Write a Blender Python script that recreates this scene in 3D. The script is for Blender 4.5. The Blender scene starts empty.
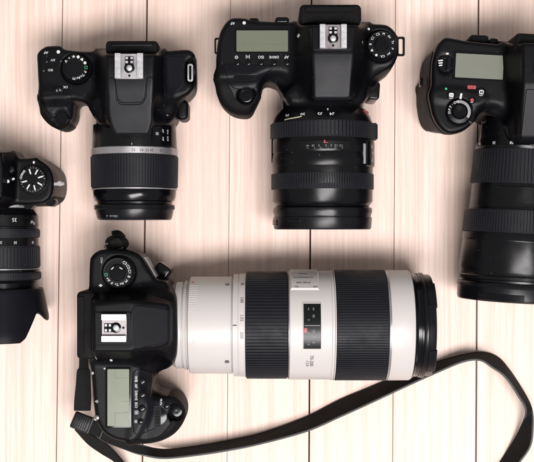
import bpy, bmesh, math, random
import numpy as np
from mathutils import Vector
from mathutils.bvhtree import BVHTree
random.seed(7)
SC = bpy.context.scene
C = SC.collection
R = math.radians
# ------------------------------------------------------------------ camera, light, exposure
HC = 950.0           # camera height above the table, mm
FP = 1118.0          # focal length in photograph pixels (534 wide)
cam = bpy.data.cameras.new('camera'); co = bpy.data.objects.new('camera', cam); C.objects.link(co)
co.location = (0, 0, HC / 1000); co.rotation_euler = (0, 0, 0)
cam.sensor_width = 36; cam.lens = 36 * FP / 534; cam.clip_start = 0.05; cam.clip_end = 20
SC.camera = co
w = bpy.data.worlds.new('World'); SC.world = w; w.use_nodes = True
w.node_tree.nodes['Background'].inputs[0].default_value = (1.0, 0.955, 0.93, 1)
w.node_tree.nodes['Background'].inputs[1].default_value = 0.41
def area(name, loc, target, sx, sy, power, col):
    l = bpy.data.lights.new(name, 'AREA'); l.shape = 'RECTANGLE'; l.size = sx; l.size_y = sy
    l.energy = power; l.color = col
    o = bpy.data.objects.new(name, l); C.objects.link(o); o.location = loc
    o.rotation_euler = (Vector(target) - Vector(loc)).to_track_quat('-Z', 'Y').to_euler()
    return o
area('softbox_key', (0.28, -0.76, 2.10), (0.02, -0.06, 0), 1.35, 0.60, 79, (1.0, 0.965, 0.965))
SC.view_settings.view_transform = 'Standard'; SC.view_settings.look = 'None'
SC.view_settings.exposure = 0.0; SC.view_settings.gamma = 1.0
SC.render.engine = 'CYCLES'

# ------------------------------------------------------------------ helpers
def P(px, py, z=0.0):
    k = (HC - z) / FP
    return ((px - 267) * k, -(py - 231) * k)
def P3(px, py, z): a = P(px, py, z); return (a[0], a[1], z)
def W(pts, z): return [P(a, b, z) for a, b in pts]

def WO(pts, zt, zl=44.0, sub=5):
    """photograph outline -> plan of a vertical-walled body: a wall facing away from the picture centre is seen
    at its top edge, one facing the centre at its widest line lower down"""
    p = catmull(pts, sub)
    area2 = sum(p[i - 1][0] * p[i][1] - p[i][0] * p[i - 1][1] for i in range(len(p)))
    sg = 1 if area2 > 0 else -1
    t = np.roll(p, -1, 0) - np.roll(p, 1, 0); t /= np.linalg.norm(t, axis=1)[:, None] + 1e-9
    nx, ny = t[:, 1] * sg, -t[:, 0] * sg
    out = []
    for (a, b), u, v in zip(p, nx, ny):
        wx = min(1, max(0, .5 + 1.2 * u * (1 if a > 267 else -1))); wy = min(1, max(0, .5 + 1.2 * v * (1 if b > 231 else -1)))
        out.append((P(a, b, zl + (zt - zl) * wx)[0], P(a, b, zl + (zt - zl) * wy)[1]))
    return out

def mat(name, col, rough=0.5, metal=0.0, bump=0.0, bscale=900.0, coat=0.0, var=0.0, spec=0.5, vscale=60.0, dust=0):
    m = bpy.data.materials.new(name); m.use_nodes = True
    nt = m.node_tree; b = nt.nodes['Principled BSDF']
    b.inputs['Base Color'].default_value = (*col, 1); b.inputs['Roughness'].default_value = rough
    b.inputs['Metallic'].default_value = metal; b.inputs['Coat Weight'].default_value = coat
    b.inputs['Coat Roughness'].default_value = 0.08; b.inputs['Specular IOR Level'].default_value = spec
    tc = nt.nodes.new('ShaderNodeTexCoord')
    if bump > 0:
        n = nt.nodes.new('ShaderNodeTexNoise'); n.inputs['Scale'].default_value = bscale; n.inputs['Detail'].default_value = 3
        nt.links.new(tc.outputs['Object'], n.inputs['Vector'])
        bp = nt.nodes.new('ShaderNodeBump'); bp.inputs['Strength'].default_value = bump; bp.inputs['Distance'].default_value = 0.0004
        nt.links.new(n.outputs['Fac'], bp.inputs['Height']); nt.links.new(bp.outputs['Normal'], b.inputs['Normal'])
    if var > 0:
        n2 = nt.nodes.new('ShaderNodeTexNoise'); n2.inputs['Scale'].default_value = vscale; n2.inputs['Detail'].default_value = 5
        nt.links.new(tc.outputs['Object'], n2.inputs['Vector'])
        mr = nt.nodes.new('ShaderNodeMapRange'); mr.inputs['From Min'].default_value = 0.3; mr.inputs['From Max'].default_value = 0.7
        mr.inputs['To Min'].default_value = rough - var; mr.inputs['To Max'].default_value = min(1, rough + var)
        nt.links.new(n2.outputs['Fac'], mr.inputs['Value']); nt.links.new(mr.outputs[0], b.inputs['Roughness'])
    if dust:
        v = nt.nodes.new('ShaderNodeTexVoronoi'); v.inputs['Scale'].default_value = dust
        nt.links.new(tc.outputs['Object'], v.inputs['Vector'])
        sc2 = nt.nodes.new('ShaderNodeSeparateColor'); nt.links.new(v.outputs['Color'], sc2.inputs[0])
        th = nt.nodes.new('ShaderNodeMath'); th.operation = 'MULTIPLY_ADD'; th.inputs[1].default_value = .30; th.inputs[2].default_value = -.15
        nt.links.new(sc2.outputs[0], th.inputs[0])
        lt = nt.nodes.new('ShaderNodeMath'); lt.operation = 'LESS_THAN'; nt.links.new(v.outputs['Distance'], lt.inputs[0]); nt.links.new(th.outputs[0], lt.inputs[1])
        st = nt.nodes.new('ShaderNodeMath'); st.operation = 'MULTIPLY'; st.inputs[1].default_value = .20; nt.links.new(lt.outputs[0], st.inputs[0])
        mx = nt.nodes.new('ShaderNodeMix'); mx.data_type = 'RGBA'; mx.inputs[6].default_value = (*col, 1); mx.inputs[7].default_value = (.16, .155, .15, 1)
        nt.links.new(st.outputs[0], mx.inputs[0]); nt.links.new(mx.outputs[2], b.inputs['Base Color'])
    return m
M = dict(
    plastic=mat('black_plastic', (0.0018, 0.0018, 0.0026), 0.42, bump=0.15, bscale=1500, var=0.05, spec=0.13, dust=260),
    shell=mat('satin_black_shell', (0.0056, 0.0056, 0.0076), 0.34, bump=0.05, bscale=1900, var=0.04, spec=0.09),
    rubber=mat('grip_rubber', (0.0040, 0.0037, 0.0037), 0.62, bump=0.45, bscale=1100, var=0.06, spec=0.09, dust=300),
    ring=mat('ring_rubber', (0.0080, 0.0085, 0.0115), 0.55, bump=0.12, bscale=1300, var=0.10, spec=0.22, dust=330),
    gloss=mat('gloss_black', (0.002, 0.002, 0.003), 0.18, var=0.06, spec=0.25),
    barrel=mat('barrel_black', (0.0028, 0.0028, 0.0036), 0.27, bump=0.03, bscale=1500, var=0.07, spec=0.22, dust=240),
    cap=mat('cap_black', (0.0030, 0.0030, 0.0042), 0.30, bump=0.05, bscale=1500, var=0.08, spec=0.25),
    white=mat('lens_white', (0.465, 0.440, 0.425), 0.42, bump=0.12, bscale=1800, var=0.05),
    silver=mat('satin_silver', (0.42, 0.41, 0.42), 0.38, metal=0.8, var=0.12),
    steel=mat('shoe_steel', (0.27, 0.245, 0.25), 0.42, metal=0.9, var=0.12, vscale=200),
    shine=mat('bright_chrome', (0.50, 0.50, 0.52), 0.4, metal=0.7, var=0.1, vscale=300),
    lcd=mat('display_glass', (0.118, 0.128, 0.092), 0.25, coat=0.3, var=0.03),
    lcd2=mat('display_glass_pale', (0.160, 0.180, 0.130), 0.25, coat=0.3, var=0.03),
    lcd3=mat('display_glass_grey', (0.150, 0.160, 0.128), 0.25, coat=0.3, var=0.03),
    seg=mat('display_segments', (0.07, 0.08, 0.06), 0.5),
    ink=mat('white_ink', (0.52, 0.52, 0.52), 0.5),
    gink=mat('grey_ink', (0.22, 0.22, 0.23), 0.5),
    dink=mat('dark_ink', (0.05, 0.05, 0.055), 0.5),
    red=mat('red_paint', (0.33, 0.03, 0.04), 0.4),
    gold=mat('pale_gold_line', (0.45, 0.44, 0.30), 0.4, metal=0.3),
    green=mat('green_paint', (0.03, 0.35, 0.14), 0.4),
    glass=mat('window_glass', (0.003, 0.004, 0.004), 0.3, spec=.25),
    strap=mat('strap_webbing', (0.0075, 0.0075, 0.0075), 0.8, bump=1.0, bscale=900, var=0.05, spec=0.15, dust=500),
    edge=mat('strap_edging', (0.055, 0.057, 0.055), 0.6, bump=0.6, bscale=900),
    buckle=mat('buckle_plastic', (0.004, 0.004, 0.004), 0.35, spec=.15),
)

ORG = {}
def finish(o, me, parent):
    C.objects.link(o)
    if parent is not None:
        o.parent = parent
    return o
def mk(name, verts, faces, m, parent=None, smooth=True, sharp=35):
    """verts in world mm; the object's own origin is the middle of its base"""
    v = np.asarray(verts, dtype=np.float64)
    lo, hi = v.min(0), v.max(0)
    org = np.array([(lo[0] + hi[0]) / 2, (lo[1] + hi[1]) / 2, lo[2]])
    me = bpy.data.meshes.new(name)
    me.from_pydata(((v - org) / 1000).tolist(), [], faces if isinstance(faces, list) else faces.tolist())
    me.update()
    if smooth:
        me.polygons.foreach_set('use_smooth', [True] * len(me.polygons))
        if sharp: me.set_sharp_from_angle(angle=R(sharp))
    me.materials.append(M[m])
    o = bpy.data.objects.new(name, me)
    po = ORG[parent.name] if parent is not None else np.zeros(3)
    o.location = tuple((org - po) / 1000)
    finish(o, me, parent)
    ORG[o.name] = org
    return o
def thing(name, loc, label, cat, group=None):
    o = bpy.data.objects.new(name, None); C.objects.link(o); o.location = tuple(np.array(loc) / 1000.0)
    o.empty_display_size = 0.02
    o['label'] = label; o['category'] = cat
    if group: o['group'] = group
    ORG[o.name] = np.array(loc, dtype=float)
    return o

class MB:
    """collects pieces (world mm) that make ONE mesh"""
    def __init__(s): s.v = []; s.f = []
    def add(s, v, f):
        n = len(s.v); s.v += [tuple(map(float, p)) for p in v]; s.f += [[i + n for i in q] for q in f]; return s
    def build(s, name, m, parent=None, smooth=True, sharp=35): return mk(name, s.v, s.f, m, parent, smooth, sharp)

def catmull(pts, n=6):
    p = np.array(pts, float); N = len(p); out = []
    for i in range(N):
        a, b, c, d = p[i - 1], p[i], p[(i + 1) % N], p[(i + 2) % N]
        for k in range(n):
            t = k / n
            out.append(0.5 * ((2 * b) + (c - a) * t + (2 * a - 5 * b + 4 * c - d) * t * t + (3 * b - a - 3 * c + d) * t ** 3))
    return np.array(out)
def catopen(pts, n=8):
    p = [np.array(q, float) for q in pts]; p = [2 * p[0] - p[1]] + p + [2 * p[-1] - p[-2]]; out = []
    for i in range(1, len(p) - 2):
        a, b, c, d = p[i - 1:i + 3]
        for k in range(n):
            t = k / n
            out.append(0.5 * ((2 * b) + (c - a) * t + (2 * a - 5 * b + 4 * c - d) * t * t + (3 * b - a - 3 * c + d) * t ** 3))
    out.append(p[-2]); return np.array(out)

# bevelled slab from an outline
def slab_geo(pts, z0, z1, bev=0.5, seg=2):
    bm = bmesh.new()
    vs = [bm.verts.new((a, b, z0)) for a, b in pts]
    f = bm.faces.new(vs)
    if f.normal.z > 0 or True:
        f.normal_update()
        if f.normal.z > 0: f.normal_flip()
    r = bmesh.ops.extrude_face_region(bm, geom=[f])
    tv = [e for e in r['geom'] if isinstance(e, bmesh.types.BMVert)]
    for v in tv: v.co.z = z1
    if bev > 0:
        bm.edges.ensure_lookup_table()
        es = [e for e in bm.edges if all(abs(v.co.z - z1) < 1e-6 for v in e.verts)]
        bmesh.ops.bevel(bm, geom=es, offset=bev, segments=seg, affect='EDGES', profile=0.5)
    bmesh.ops.recalc_face_normals(bm, faces=bm.faces)
    bm.verts.index_update()
    V = [tuple(v.co) for v in bm.verts]; F = [[v.index for v in q.verts] for q in bm.faces]
    bm.free(); return V, F
def rrect(cx, cy, wx, wy, ang=0.0, rad=0.0, n=4):
    """rounded rectangle outline in world mm; ang in degrees, anticlockwise"""
    rad = min(rad, wx / 2 - 1e-3, wy / 2 - 1e-3)
    pts = []
    if rad <= 0: pts = [(-wx / 2, -wy / 2), (wx / 2, -wy / 2), (wx / 2, wy / 2), (-wx / 2, wy / 2)]
    else:
        for sx, sy, a0 in ((1, -1, -90), (1, 1, 0), (-1, 1, 90), (-1, -1, 180)):
            for k in range(n + 1):
                a = R(a0 + 90 * k / n)
                pts.append((sx * (wx / 2 - rad) + rad * math.cos(a), sy * (wy / 2 - rad) + rad * math.sin(a)))
    c, s = math.cos(R(ang)), math.sin(R(ang))
    return [(cx + c * a - s * b, cy + s * a + c * b) for a, b in pts]
def pxrect(x0, y0, x1, y1, z, ang=0.0, rad=0.0):
    a = P(x0, y0, z); b = P(x1, y1, z)
    return rrect((a[0] + b[0]) / 2, (a[1] + b[1]) / 2, abs(b[0] - a[0]), abs(b[1] - a[1]), ang, rad)
def disc_pts(cx, cy, r, n=32): return [(cx + r * math.cos(2 * math.pi * k / n), cy + r * math.sin(2 * math.pi * k / n)) for k in range(n)]

# upright lathe: profile (r, z) with optional knurl
def upright(cx, cy, prof, n=48, knurl=0.0, kn=0):
    V, F = [], []
    N = kn * 4 if kn else n
    for r, z, kf in [(q[0], q[1], (q[2] if len(q) > 2 else 0)) for q in prof]:
        for k in range(N):
            rr = r
            if kn and kf: rr = r - knurl * (1 if (k % 4) in (2, 3) else 0)
            a = 2 * math.pi * (k + (0.0 if not kn else (0.15 if k % 2 else -0.15))) / N
            V.append((cx + rr * math.cos(a), cy + rr * math.sin(a), z))
    for i in range(len(prof) - 1):
        for k in range(N):
            a, b = i * N + k, i * N + (k + 1) % N
            F.append([a, b, b + N, a + N])
    F.append([k for k in range(N)][::-1]); F.append([(len(prof) - 1) * N + k for k in range(N)])
    return V, F

# ---------- writing
_tc = {}
def glyphs(s, size, bold=0.0):
    key = (s, size, bold)
    if key not in _tc:
        cu = bpy.data.curves.new('txt', 'FONT'); cu.body = s; cu.size = size; cu.align_x = 'CENTER'; cu.align_y = 'CENTER'
        cu.extrude = 0.05; cu.resolution_u = 2; cu.offset = bold
        o = bpy.data.objects.new('txt', cu); C.objects.link(o)
        dg = bpy.context.evaluated_depsgraph_get(); dg.update()
        me = bpy.data.meshes.new_from_object(o.evaluated_get(dg))
        _tc[key] = ([tuple(v.co) for v in me.vertices], [list(p.vertices) for p in me.polygons])
        bpy.data.objects.remove(o); bpy.data.curves.remove(cu); bpy.data.meshes.remove(me)
    return _tc[key]
def rotv(x, y, deg):
    c, s = math.cos(R(deg)), math.sin(R(deg)); return x * c - y * s, x * s + y * c
def text_flat(mb, s, cx, cy, z, size, rot, bold=0.0, surf=None, sx=1.0):
    """z: height, or surf: BVH to drape on"""
    v, f = glyphs(s, size, bold); out = []
    for a, b, c in v:
        x, y = rotv(a * sx, b, rot)
        zz = (surf_z(surf, cx + x, cy + y, z) if surf else z) + 0.12 + c
        out.append((cx + x, cy + y, zz))
    mb.add(out, f)
def surf_z(surf, x, y, default):
    if surf is None: return default
    hs = [b.ray_cast(Vector((x, y, 300)), Vector((0, 0, -1)))[0] for b in (surf if isinstance(surf, list) else [surf])]
    hs = [q.z for q in hs if q is not None]
    return max(hs) if hs else default

# ---------- lens: turned parts around a lying axis
class Axis:
    def __init__(s, x, y, z, dx, dy):
        l = math.hypot(dx, dy); s.o = np.array([x, y, z], float); s.d = np.array([dx / l, dy / l, 0.0])
        s.e = np.array([s.d[1], -s.d[0], 0.0])      # sideways: the photographer's right
    def pt(s, t, r, a):                              # a measured from straight up towards e
        return s.o + s.d * t + s.e * (r * math.sin(a)) + np.array([0, 0, r * math.cos(a)])
def turned(ax, prof, n=144, ribs=0, depth=0.7, duty=0.5, lenfun=None, phase=0.0):
    """prof: (t, r, ribbed?)"""
    if ribs:
        d = duty; angs = []; pat = []
        for k in range(ribs):
            for q, pv in ((0.0, 0), (d - 0.10, 0), (d, 1), (0.90, 1)):
                angs.append(2 * math.pi * (k + q + phase) / ribs); pat.append(pv)
    else: angs = [2 * math.pi * k / n for k in range(n)]; pat = [0] * n
    N = len(angs); V, F = [], []
    for q in prof:
        t, r = q[0], q[1]; rb = len(q) > 2 and q[2]
        for a, pv in zip(angs, pat):
            tt = lenfun(t, a) if lenfun else t
            V.append(tuple(ax.pt(tt, r - (depth * pv if rb else 0), a)))
    for i in range(len(prof) - 1):
        for k in range(N):
            a, b = i * N + k, i * N + (k + 1) % N
            F.append([a, a + N, b + N, b])
    F.append([k for k in range(N)]); F.append([(len(prof) - 1) * N + k for k in range(N)][::-1])
    return V, F
def cyl_prof(t0, t1, r0, r1=None, c=0.5, rin=4.0):
    r1 = r0 if r1 is None else r1
    return [(t0, max(r0, 0) - rin), (t0, r0 - c), (t0 + c, r0), (t1 - c, r1), (t1, r1 - c), (t1, r1 - rin)]
def rib_prof(t0, t1, r0, r1=None, edge=1.2, depth=0.7, rin=4.0):
    r1 = r0 if r1 is None else r1
    return [(t0, r0 - rin), (t0, r0 - depth - .2), (t0 + .3, r0 - depth, 0), (t0 + edge, r0 - depth, 0), (t0 + edge + .3, r0, 1), (t1 - edge - .3, r1, 1), (t1 - edge, r1 - depth, 0), (t1 - .3, r1 - depth, 0), (t1, r1 - depth - .2), (t1, r1 - rin)]
def text_wrap(mb, ax, s, t, ang, r, size, rot=0.0, bold=0.0, sx=1.0):
    """text lying on a turned surface, its up along the lens (rot=0), reading to the photographer's right"""
    v, f = glyphs(s, size, bold)
    out = []
    for a, b, c in v:
        x, y = rotv(a * sx, b, rot)
        out.append(tuple(ax.pt(t + y, r + 0.10 + c, ang + x / r)))
    mb.add(out, f)
def patch_wrap(mb, ax, t0, t1, a0, a1, r, h, n=10, ch=0.4):
    """raised bevelled patch of a turned surface"""
    A = np.linspace(a0, a1, n); V, F = [], []
    for q, (ta, tb, rr, da) in enumerate(((t0, t1, r - 1.5, 0), (t0, t1, r + h - ch, 0), (t0 + ch, t1 - ch, r + h, ch / r))):
        AA = np.linspace(a0 + da, a1 - da, n)
        for a in AA: V.append(tuple(ax.pt(ta, rr, a)))
        for a in AA[::-1]: V.append(tuple(ax.pt(tb, rr, a)))
    N = 2 * n
    for q in range(2):
        for k in range(N): a, b = q * N + k, q * N + (k + 1) % N; F.append([a, b, b + N, a + N])
    for k in range(n - 1): F.append([2 * N + k, 2 * N + k + 1, 2 * N + N - 2 - k, 2 * N + N - 1 - k])
    mb.add(V, F)

# ---------- moulded bodies: signed distances on a grid, surface nets
class Mould:
    def __init__(s, lo, hi, h=0.8):
        s.h = h; s.lo = np.array(lo, float)
        n = [int(math.ceil((hi[i] - lo[i]) / h)) + 1 for i in range(3)]
        s.x = (lo[0] + h * np.arange(n[0])).astype(np.float32)
        s.y = (lo[1] + h * np.arange(n[1])).astype(np.float32)
        s.z = (lo[2] + h * np.arange(n[2])).astype(np.float32)
        s.X, s.Y = np.meshgrid(s.x, s.y, indexing='ij')
        s.D = np.full(n, 50.0, np.float32)
    def poly(s, pts):
        p = np.array(pts, np.float32); X, Y = s.X, s.Y
        d = np.full(X.shape, 1e9, np.float32); ins = np.zeros(X.shape, bool)
        for i in range(len(p)):
            ax_, ay = p[i - 1]; bx, by = p[i]; ex, ey = bx - ax_, by - ay
            l = ex * ex + ey * ey + 1e-9
            t = np.clip(((X - ax_) * ex + (Y - ay) * ey) / l, 0, 1)
            d = np.minimum(d, (X - ax_ - t * ex) ** 2 + (Y - ay - t * ey) ** 2)
            if ay != by: ins ^= ((ay > Y) != (by > Y)) & (X < ex * (Y - ay) / (by - ay) + ax_)
        d = np.sqrt(d); return np.where(ins, -d, d)
    def loft(s, levels, r, z0=None, z1=None, tilt=None, taper=0.0, zt=38.0, zcap=None):
        """levels: [(z, outline)]; z0/z1 floor and top; tilt: (dz/dx, dz/dy, x0, y0) of the top"""
        zs = [l[0] for l in levels]; fs = [s.poly(l[1]) for l in levels]
        z0 = zs[0] if z0 is None else z0; z1 = zs[-1] if z1 is None else z1
        top = np.full(s.X.shape, z1, np.float32)
        if tilt: top = top + tilt[0] * (s.X - tilt[2]) + tilt[1] * (s.Y - tilt[3])
        if zcap is not None: top = np.minimum(top, zcap)
        out = np.empty_like(s.D)
        for k, z in enumerate(s.z):
            if len(fs) == 1: f = fs[0]
            else:
                if z <= zs[0]: f = fs[0]
                elif z >= zs[-1]: f = fs[-1]
                else:
                    j = max(i for i in range(len(zs)) if zs[i] <= z); t = (z - zs[j]) / (zs[j + 1] - zs[j]); f = fs[j] * (1 - t) + fs[j + 1] * t
            if taper: f = f + taper * max(0.0, 1 - z / zt) ** 1.6
            dz = np.maximum(z - top, z0 - z) + r; a = f + r
            out[:, :, k] = np.minimum(np.maximum(a, dz), 0) + np.hypot(np.maximum(a, 0), np.maximum(dz, 0)) - r
        return out
    def vcyl(s, cx, cy, rad, z0, z1, r=0.5):
        f = np.hypot(s.X - cx, s.Y - cy) - rad; f = f[:, :, None]; z = s.z[None, None, :]
        dz = np.maximum(z - z1, z0 - z) + r; a = f + r
        return np.minimum(np.maximum(a, dz), 0) + np.hypot(np.maximum(a, 0), np.maximum(dz, 0)) - r
    def ell(s, c, rad):
        q = np.sqrt(((s.X[:, :, None] - c[0]) / rad[0]) ** 2 + ((s.Y[:, :, None] - c[1]) / rad[1]) ** 2 + ((s.z[None, None, :] - c[2]) / rad[2]) ** 2)
        return ((q - 1) * min(rad)).astype(np.float32)
    def hcyl(s, ax, rad, t0, t1, r=1.0):
        dx = s.X - ax.o[0]; dy = s.Y - ax.o[1]
        t = dx * ax.d[0] + dy * ax.d[1]; e = dx * ax.e[0] + dy * ax.e[1]
        rr = np.hypot(e[:, :, None], s.z[None, None, :] - ax.o[2]) - rad + r
        dt = (np.maximum(t - t1, t0 - t) + r)[:, :, None] + np.zeros_like(rr)
        return np.minimum(np.maximum(rr, dt), 0) + np.hypot(np.maximum(rr, 0), np.maximum(dt, 0)) - r
    @staticmethod
    def smin(a, b, k):
        if k <= 0: return np.minimum(a, b)
        h = np.maximum(k - np.abs(a - b), 0) / k; return np.minimum(a, b) - h * h * k * 0.25
    def add(s, d, k=3.0): s.D = s.smin(s.D, d, k); return s
    def cut(s, d, k=1.0): s.D = -s.smin(-s.D, d, k); return s
    def mesh(s, D=None):
        D = s.D if D is None else D
        D = D.copy(); D[0] = D[-1] = 5; D[:, 0] = D[:, -1] = 5; D[:, :, 0] = D[:, :, -1] = 5
        S = D < 0; nx, ny, nz = D.shape
        cnt = np.zeros((nx - 1, ny - 1, nz - 1), np.int8)
        offs = [(i, j, k) for i in (0, 1) for j in (0, 1) for k in (0, 1)]
        for i, j, k in offs: cnt += S[i:nx - 1 + i, j:ny - 1 + j, k:nz - 1 + k]
        act = (cnt > 0) & (cnt < 8); idx = np.argwhere(act)
        ids = np.full(act.shape, -1, np.int64); ids[act] = np.arange(len(idx))
        cv = {o: D[idx[:, 0] + o[0], idx[:, 1] + o[1], idx[:, 2] + o[2]] for o in offs}
        acc = np.zeros((len(idx), 3)); num = np.zeros(len(idx))
        for o in offs:
            for a in range(3):
                if o[a] == 0:
                    o2 = list(o); o2[a] = 1; o2 = tuple(o2); va, vb = cv[o], cv[o2]
                    m = (va < 0) != (vb < 0); t = np.where(m, va / np.where(m, va - vb, 1), 0)
                    p = np.tile(np.array(o, float), (len(idx), 1)); p[:, a] += t
                    acc[m] += p[m]; num[m] += 1
        V = (idx + acc / num[:, None]) * s.h + s.lo
        Fs = []
        for a in range(3):
            b, c = (a + 1) % 3, (a + 2) % 3
            sl0 = [slice(None)] * 3; sl1 = [slice(None)] * 3; sl0[a] = slice(0, -1); sl1[a] = slice(1, None)
            A, B = S[tuple(sl0)], S[tuple(sl1)]
            e = np.argwhere(A != B); inside = A[e[:, 0], e[:, 1], e[:, 2]]
            ok = (e[:, b] > 0) & (e[:, c] > 0); e = e[ok]; inside = inside[ok]
            def cell(db, dc):
                q = e.copy(); q[:, b] -= db; q[:, c] -= dc; return ids[q[:, 0], q[:, 1], q[:, 2]]
            q = np.stack([cell(1, 1), cell(0, 1), cell(0, 0), cell(1, 0)], 1)
            q[~inside] = q[~inside][:, ::-1]; Fs.append(q)
        F = np.concatenate(Fs); F = F[(F >= 0).all(1)]
        return V, F
    def build(s, name, m, parent, D=None, sharp=None):
        V, F = s.mesh(D)
        # two light relaxations keep the mould from looking stepped
        for lam in (0.5, -0.52, 0.5, -0.52):
            acc = np.zeros_like(V); cnt = np.zeros(len(V))
            for a in range(4):
                i, j = F[:, a], F[:, (a + 1) % 4]
                for q in range(3): acc[:, q] += np.bincount(i, V[j, q], len(V)) + np.bincount(j, V[i, q], len(V))
                cnt += np.bincount(i, minlength=len(V)) + np.bincount(j, minlength=len(V))
            V = V + lam * (acc / np.maximum(cnt, 1)[:, None] - V)
        o = mk(name, V, F.tolist(), m, parent, True, sharp)
        return o, BVHTree.FromPolygons([tuple(v) for v in V], F.tolist())

# ---------- small camera fittings shared by all five
def mode_dial(root, cx, cy, z, rad, marks, h=5.0, face=0.68, start=200, step=-24, size=2.6, gm='ink', greens=(), n_k=34, cap=True):
    V, F = upright(cx, cy, [(rad - 1, z - 3), (rad, z - 2.6), (rad, z + h - 1.0, 1), (rad - .9, z + h - .1), (rad * face + .4, z + h), (rad * face, z + h - .3), (rad * face - .6, z + h - .3), (0.3, z + h - .3)], knurl=0.5, kn=n_k)
    d = mk('mode_dial', V, F, 'plastic', root)
    mb = MB(); gb = MB()
    for i, t in enumerate(marks):
        a = start + step * i; x = cx + math.cos(R(a)) * rad * 0.80; y = cy + math.sin(R(a)) * rad * 0.80
        text_flat(gb if i in greens else mb, t, x, y, z + h - .05, size, a - 90 if True else 0, bold=0.03)
    if mb.v: mb.build('dial_markings', gm, d, False)
    if gb.v: gb.build('green_mark', 'green', d, False)
    return d
def button(root, px, py, surf, r, z=70, name='function_button', m='gloss', h=0.9, parent=None):
    cx, cy = P(px, py, z); z = surf_z(surf, cx, cy, z); cx, cy = P(px, py, z)
    V, F = upright(cx, cy, [(r + .35, z - 1), (r + .35, z + .12), (r + .1, z + .12), (r, z - .1), (r, z + h * .6), (r * .8, z + h * .9), (r * .4, z + h), (0.1, z + h)], n=28)
    return mk(name, V, F, m, root)
def hot_shoe(root, cx, cy, z, rot, wx=21.0, wy=19.0, steel='steel', pads='shine'):
    """rot: degrees; local -y is the lens side"""
    def loc(x, y): a = rotv(x, y, rot); return cx + a[0], cy + a[1]
    def bx(mb, x, y, sx, sy, z0, z1, b=.2, rad=0.0):
        c = loc(x, y); V, F = slab_geo(rrect(c[0], c[1], sx, sy, rot, rad), z0, z1, b, 1); mb.add(V, F)
    mb = MB(); bx(mb, 0, 0, wx, wy, z - 1.5, z + .8, .2, .6)
    s = mb.build('hot_shoe', steel, root)
    for sx in (-1, 1):
        mb = MB(); bx(mb, sx * (wx / 2 - .6), 0, 1.2, wy, z + .7, z + 3.4, .2)
        bx(mb, sx * (wx / 2 - 2.2), 0, 4.4, wy, z + 3.0, z + 4.1, .3, .5)
        mb.build('shoe_rail', pads, s)
    mb = MB(); bx(mb, 0, 3.2, 6.6, 8.6, z + .7, z + 1.2, .1, .5)
    c = loc(0, -1.3); V, F = upright(c[0], c[1], [(4.0, z + .7), (4.0, z + 1.15), (3.8, z + 1.25), (.1, z + 1.25)], n=32); mb.add(V, F)
    mb.build('contact_insulator', 'gloss', s)
    mb = MB()
    c = loc(0, -1.3); V, F = upright(c[0], c[1], [(2.2, z + 1.1), (2.2, z + 1.6), (1.6, z + 1.9), (.1, z + 1.9)], n=28); mb.add(V, F)
    for x in (-1.9, 1.9):
        for y in (3.2, 6.2): bx(mb, x, y, 2.0, 1.7, z + 1.1, z + 1.5, .15, .4)
    mb.build('contact', pads, s)
    c = loc(0, -wy / 2 + 2.4); mb = MB(); V, F = upright(c[0], c[1], [(.9, z + .7), (.9, z + .95), (.1, z + .95)], n=16); mb.add(V, F)
    mb.build('locking_hole', 'gloss', s)
    return s
def display(root, x0, y0, x1, y1, z, rot=0.0, m='lcd', pad=1.8, cells=(), ext=None):
    a = P(x0, y0, z); b = P(x1, y1, z); cx, cy = (a[0] + b[0]) / 2, (a[1] + b[1]) / 2; wx, wy = abs(b[0] - a[0]), abs(b[1] - a[1])
    V, F = slab_geo(rrect(cx, cy, wx + 2 * pad, wy + 2 * pad, rot, 1.6), z - 2, z + .35, .3, 2)
    fr = mk('top_display', V, F, 'gloss', root)
    V, F = slab_geo(rrect(cx, cy, wx, wy, rot, .6), z, z + .6, .15, 1); mk('display_glass', V, F, m, fr)
    mb = MB()
    for (u0, v0, u1, v1) in cells:      # thin printed lines, in 0..1 of the glass
        lx, ly = (u1 - u0) * wx, (v1 - v0) * wy
        ox, oy = ((u0 + u1) / 2 - .5) * wx, -((v0 + v1) / 2 - .5) * wy
        o = rotv(ox, oy, rot)
        V, F = slab_geo(rrect(cx + o[0], cy + o[1], max(abs(lx), .22), max(abs(ly), .22), rot), z + .55, z + .66, 0); mb.add(V, F)
    if mb.v: mb.build('display_segments', 'seg', fr, False)
    return fr
def drape_bar(mb, surf, cx, cy, wx, wy, rot, z=70, h=.25, rad=0.3):
    zz = surf_z(surf, cx, cy, z); V, F = slab_geo(rrect(cx, cy, wx, wy, rot, rad), zz - .6, zz + h, .1, 1); mb.add(V, F)
def plabel(mb, surf, s, px, py, z, size, rot, bold=.02, sx=1.0):
    cx, cy = P(px, py, z); zz = surf_z(surf, cx, cy, z); cx, cy = P(px, py, zz); text_flat(mb, s, cx, cy, zz, size, rot, bold, surf, sx)
def wheel(root, pts, z, rot, name='control_wheel', n=11):
    """row of fine teeth of a half sunken wheel; pts = (cx, cy, length, width) mm"""
    cx, cy, L, Wd = pts; mb = MB()
    V, F = slab_geo(rrect(cx, cy, L + 1.6, Wd + 1.4, rot, 1.4), z - 3, z + .25, .3, 2); mb.add(V, F)
    for k in range(n):
        u = (k - (n - 1) / 2) / n * L; o = rotv(u, 0, rot)
        zz = z + 1.9 - 1.6 * abs(u / (L / 2)) ** 2
        V, F = slab_geo(rrect(cx + o[0], cy + o[1], L / n * .55, Wd, rot), z - 1, zz, .2, 1); mb.add(V, F)
    return mb.build(name, 'plastic', root)
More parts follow.
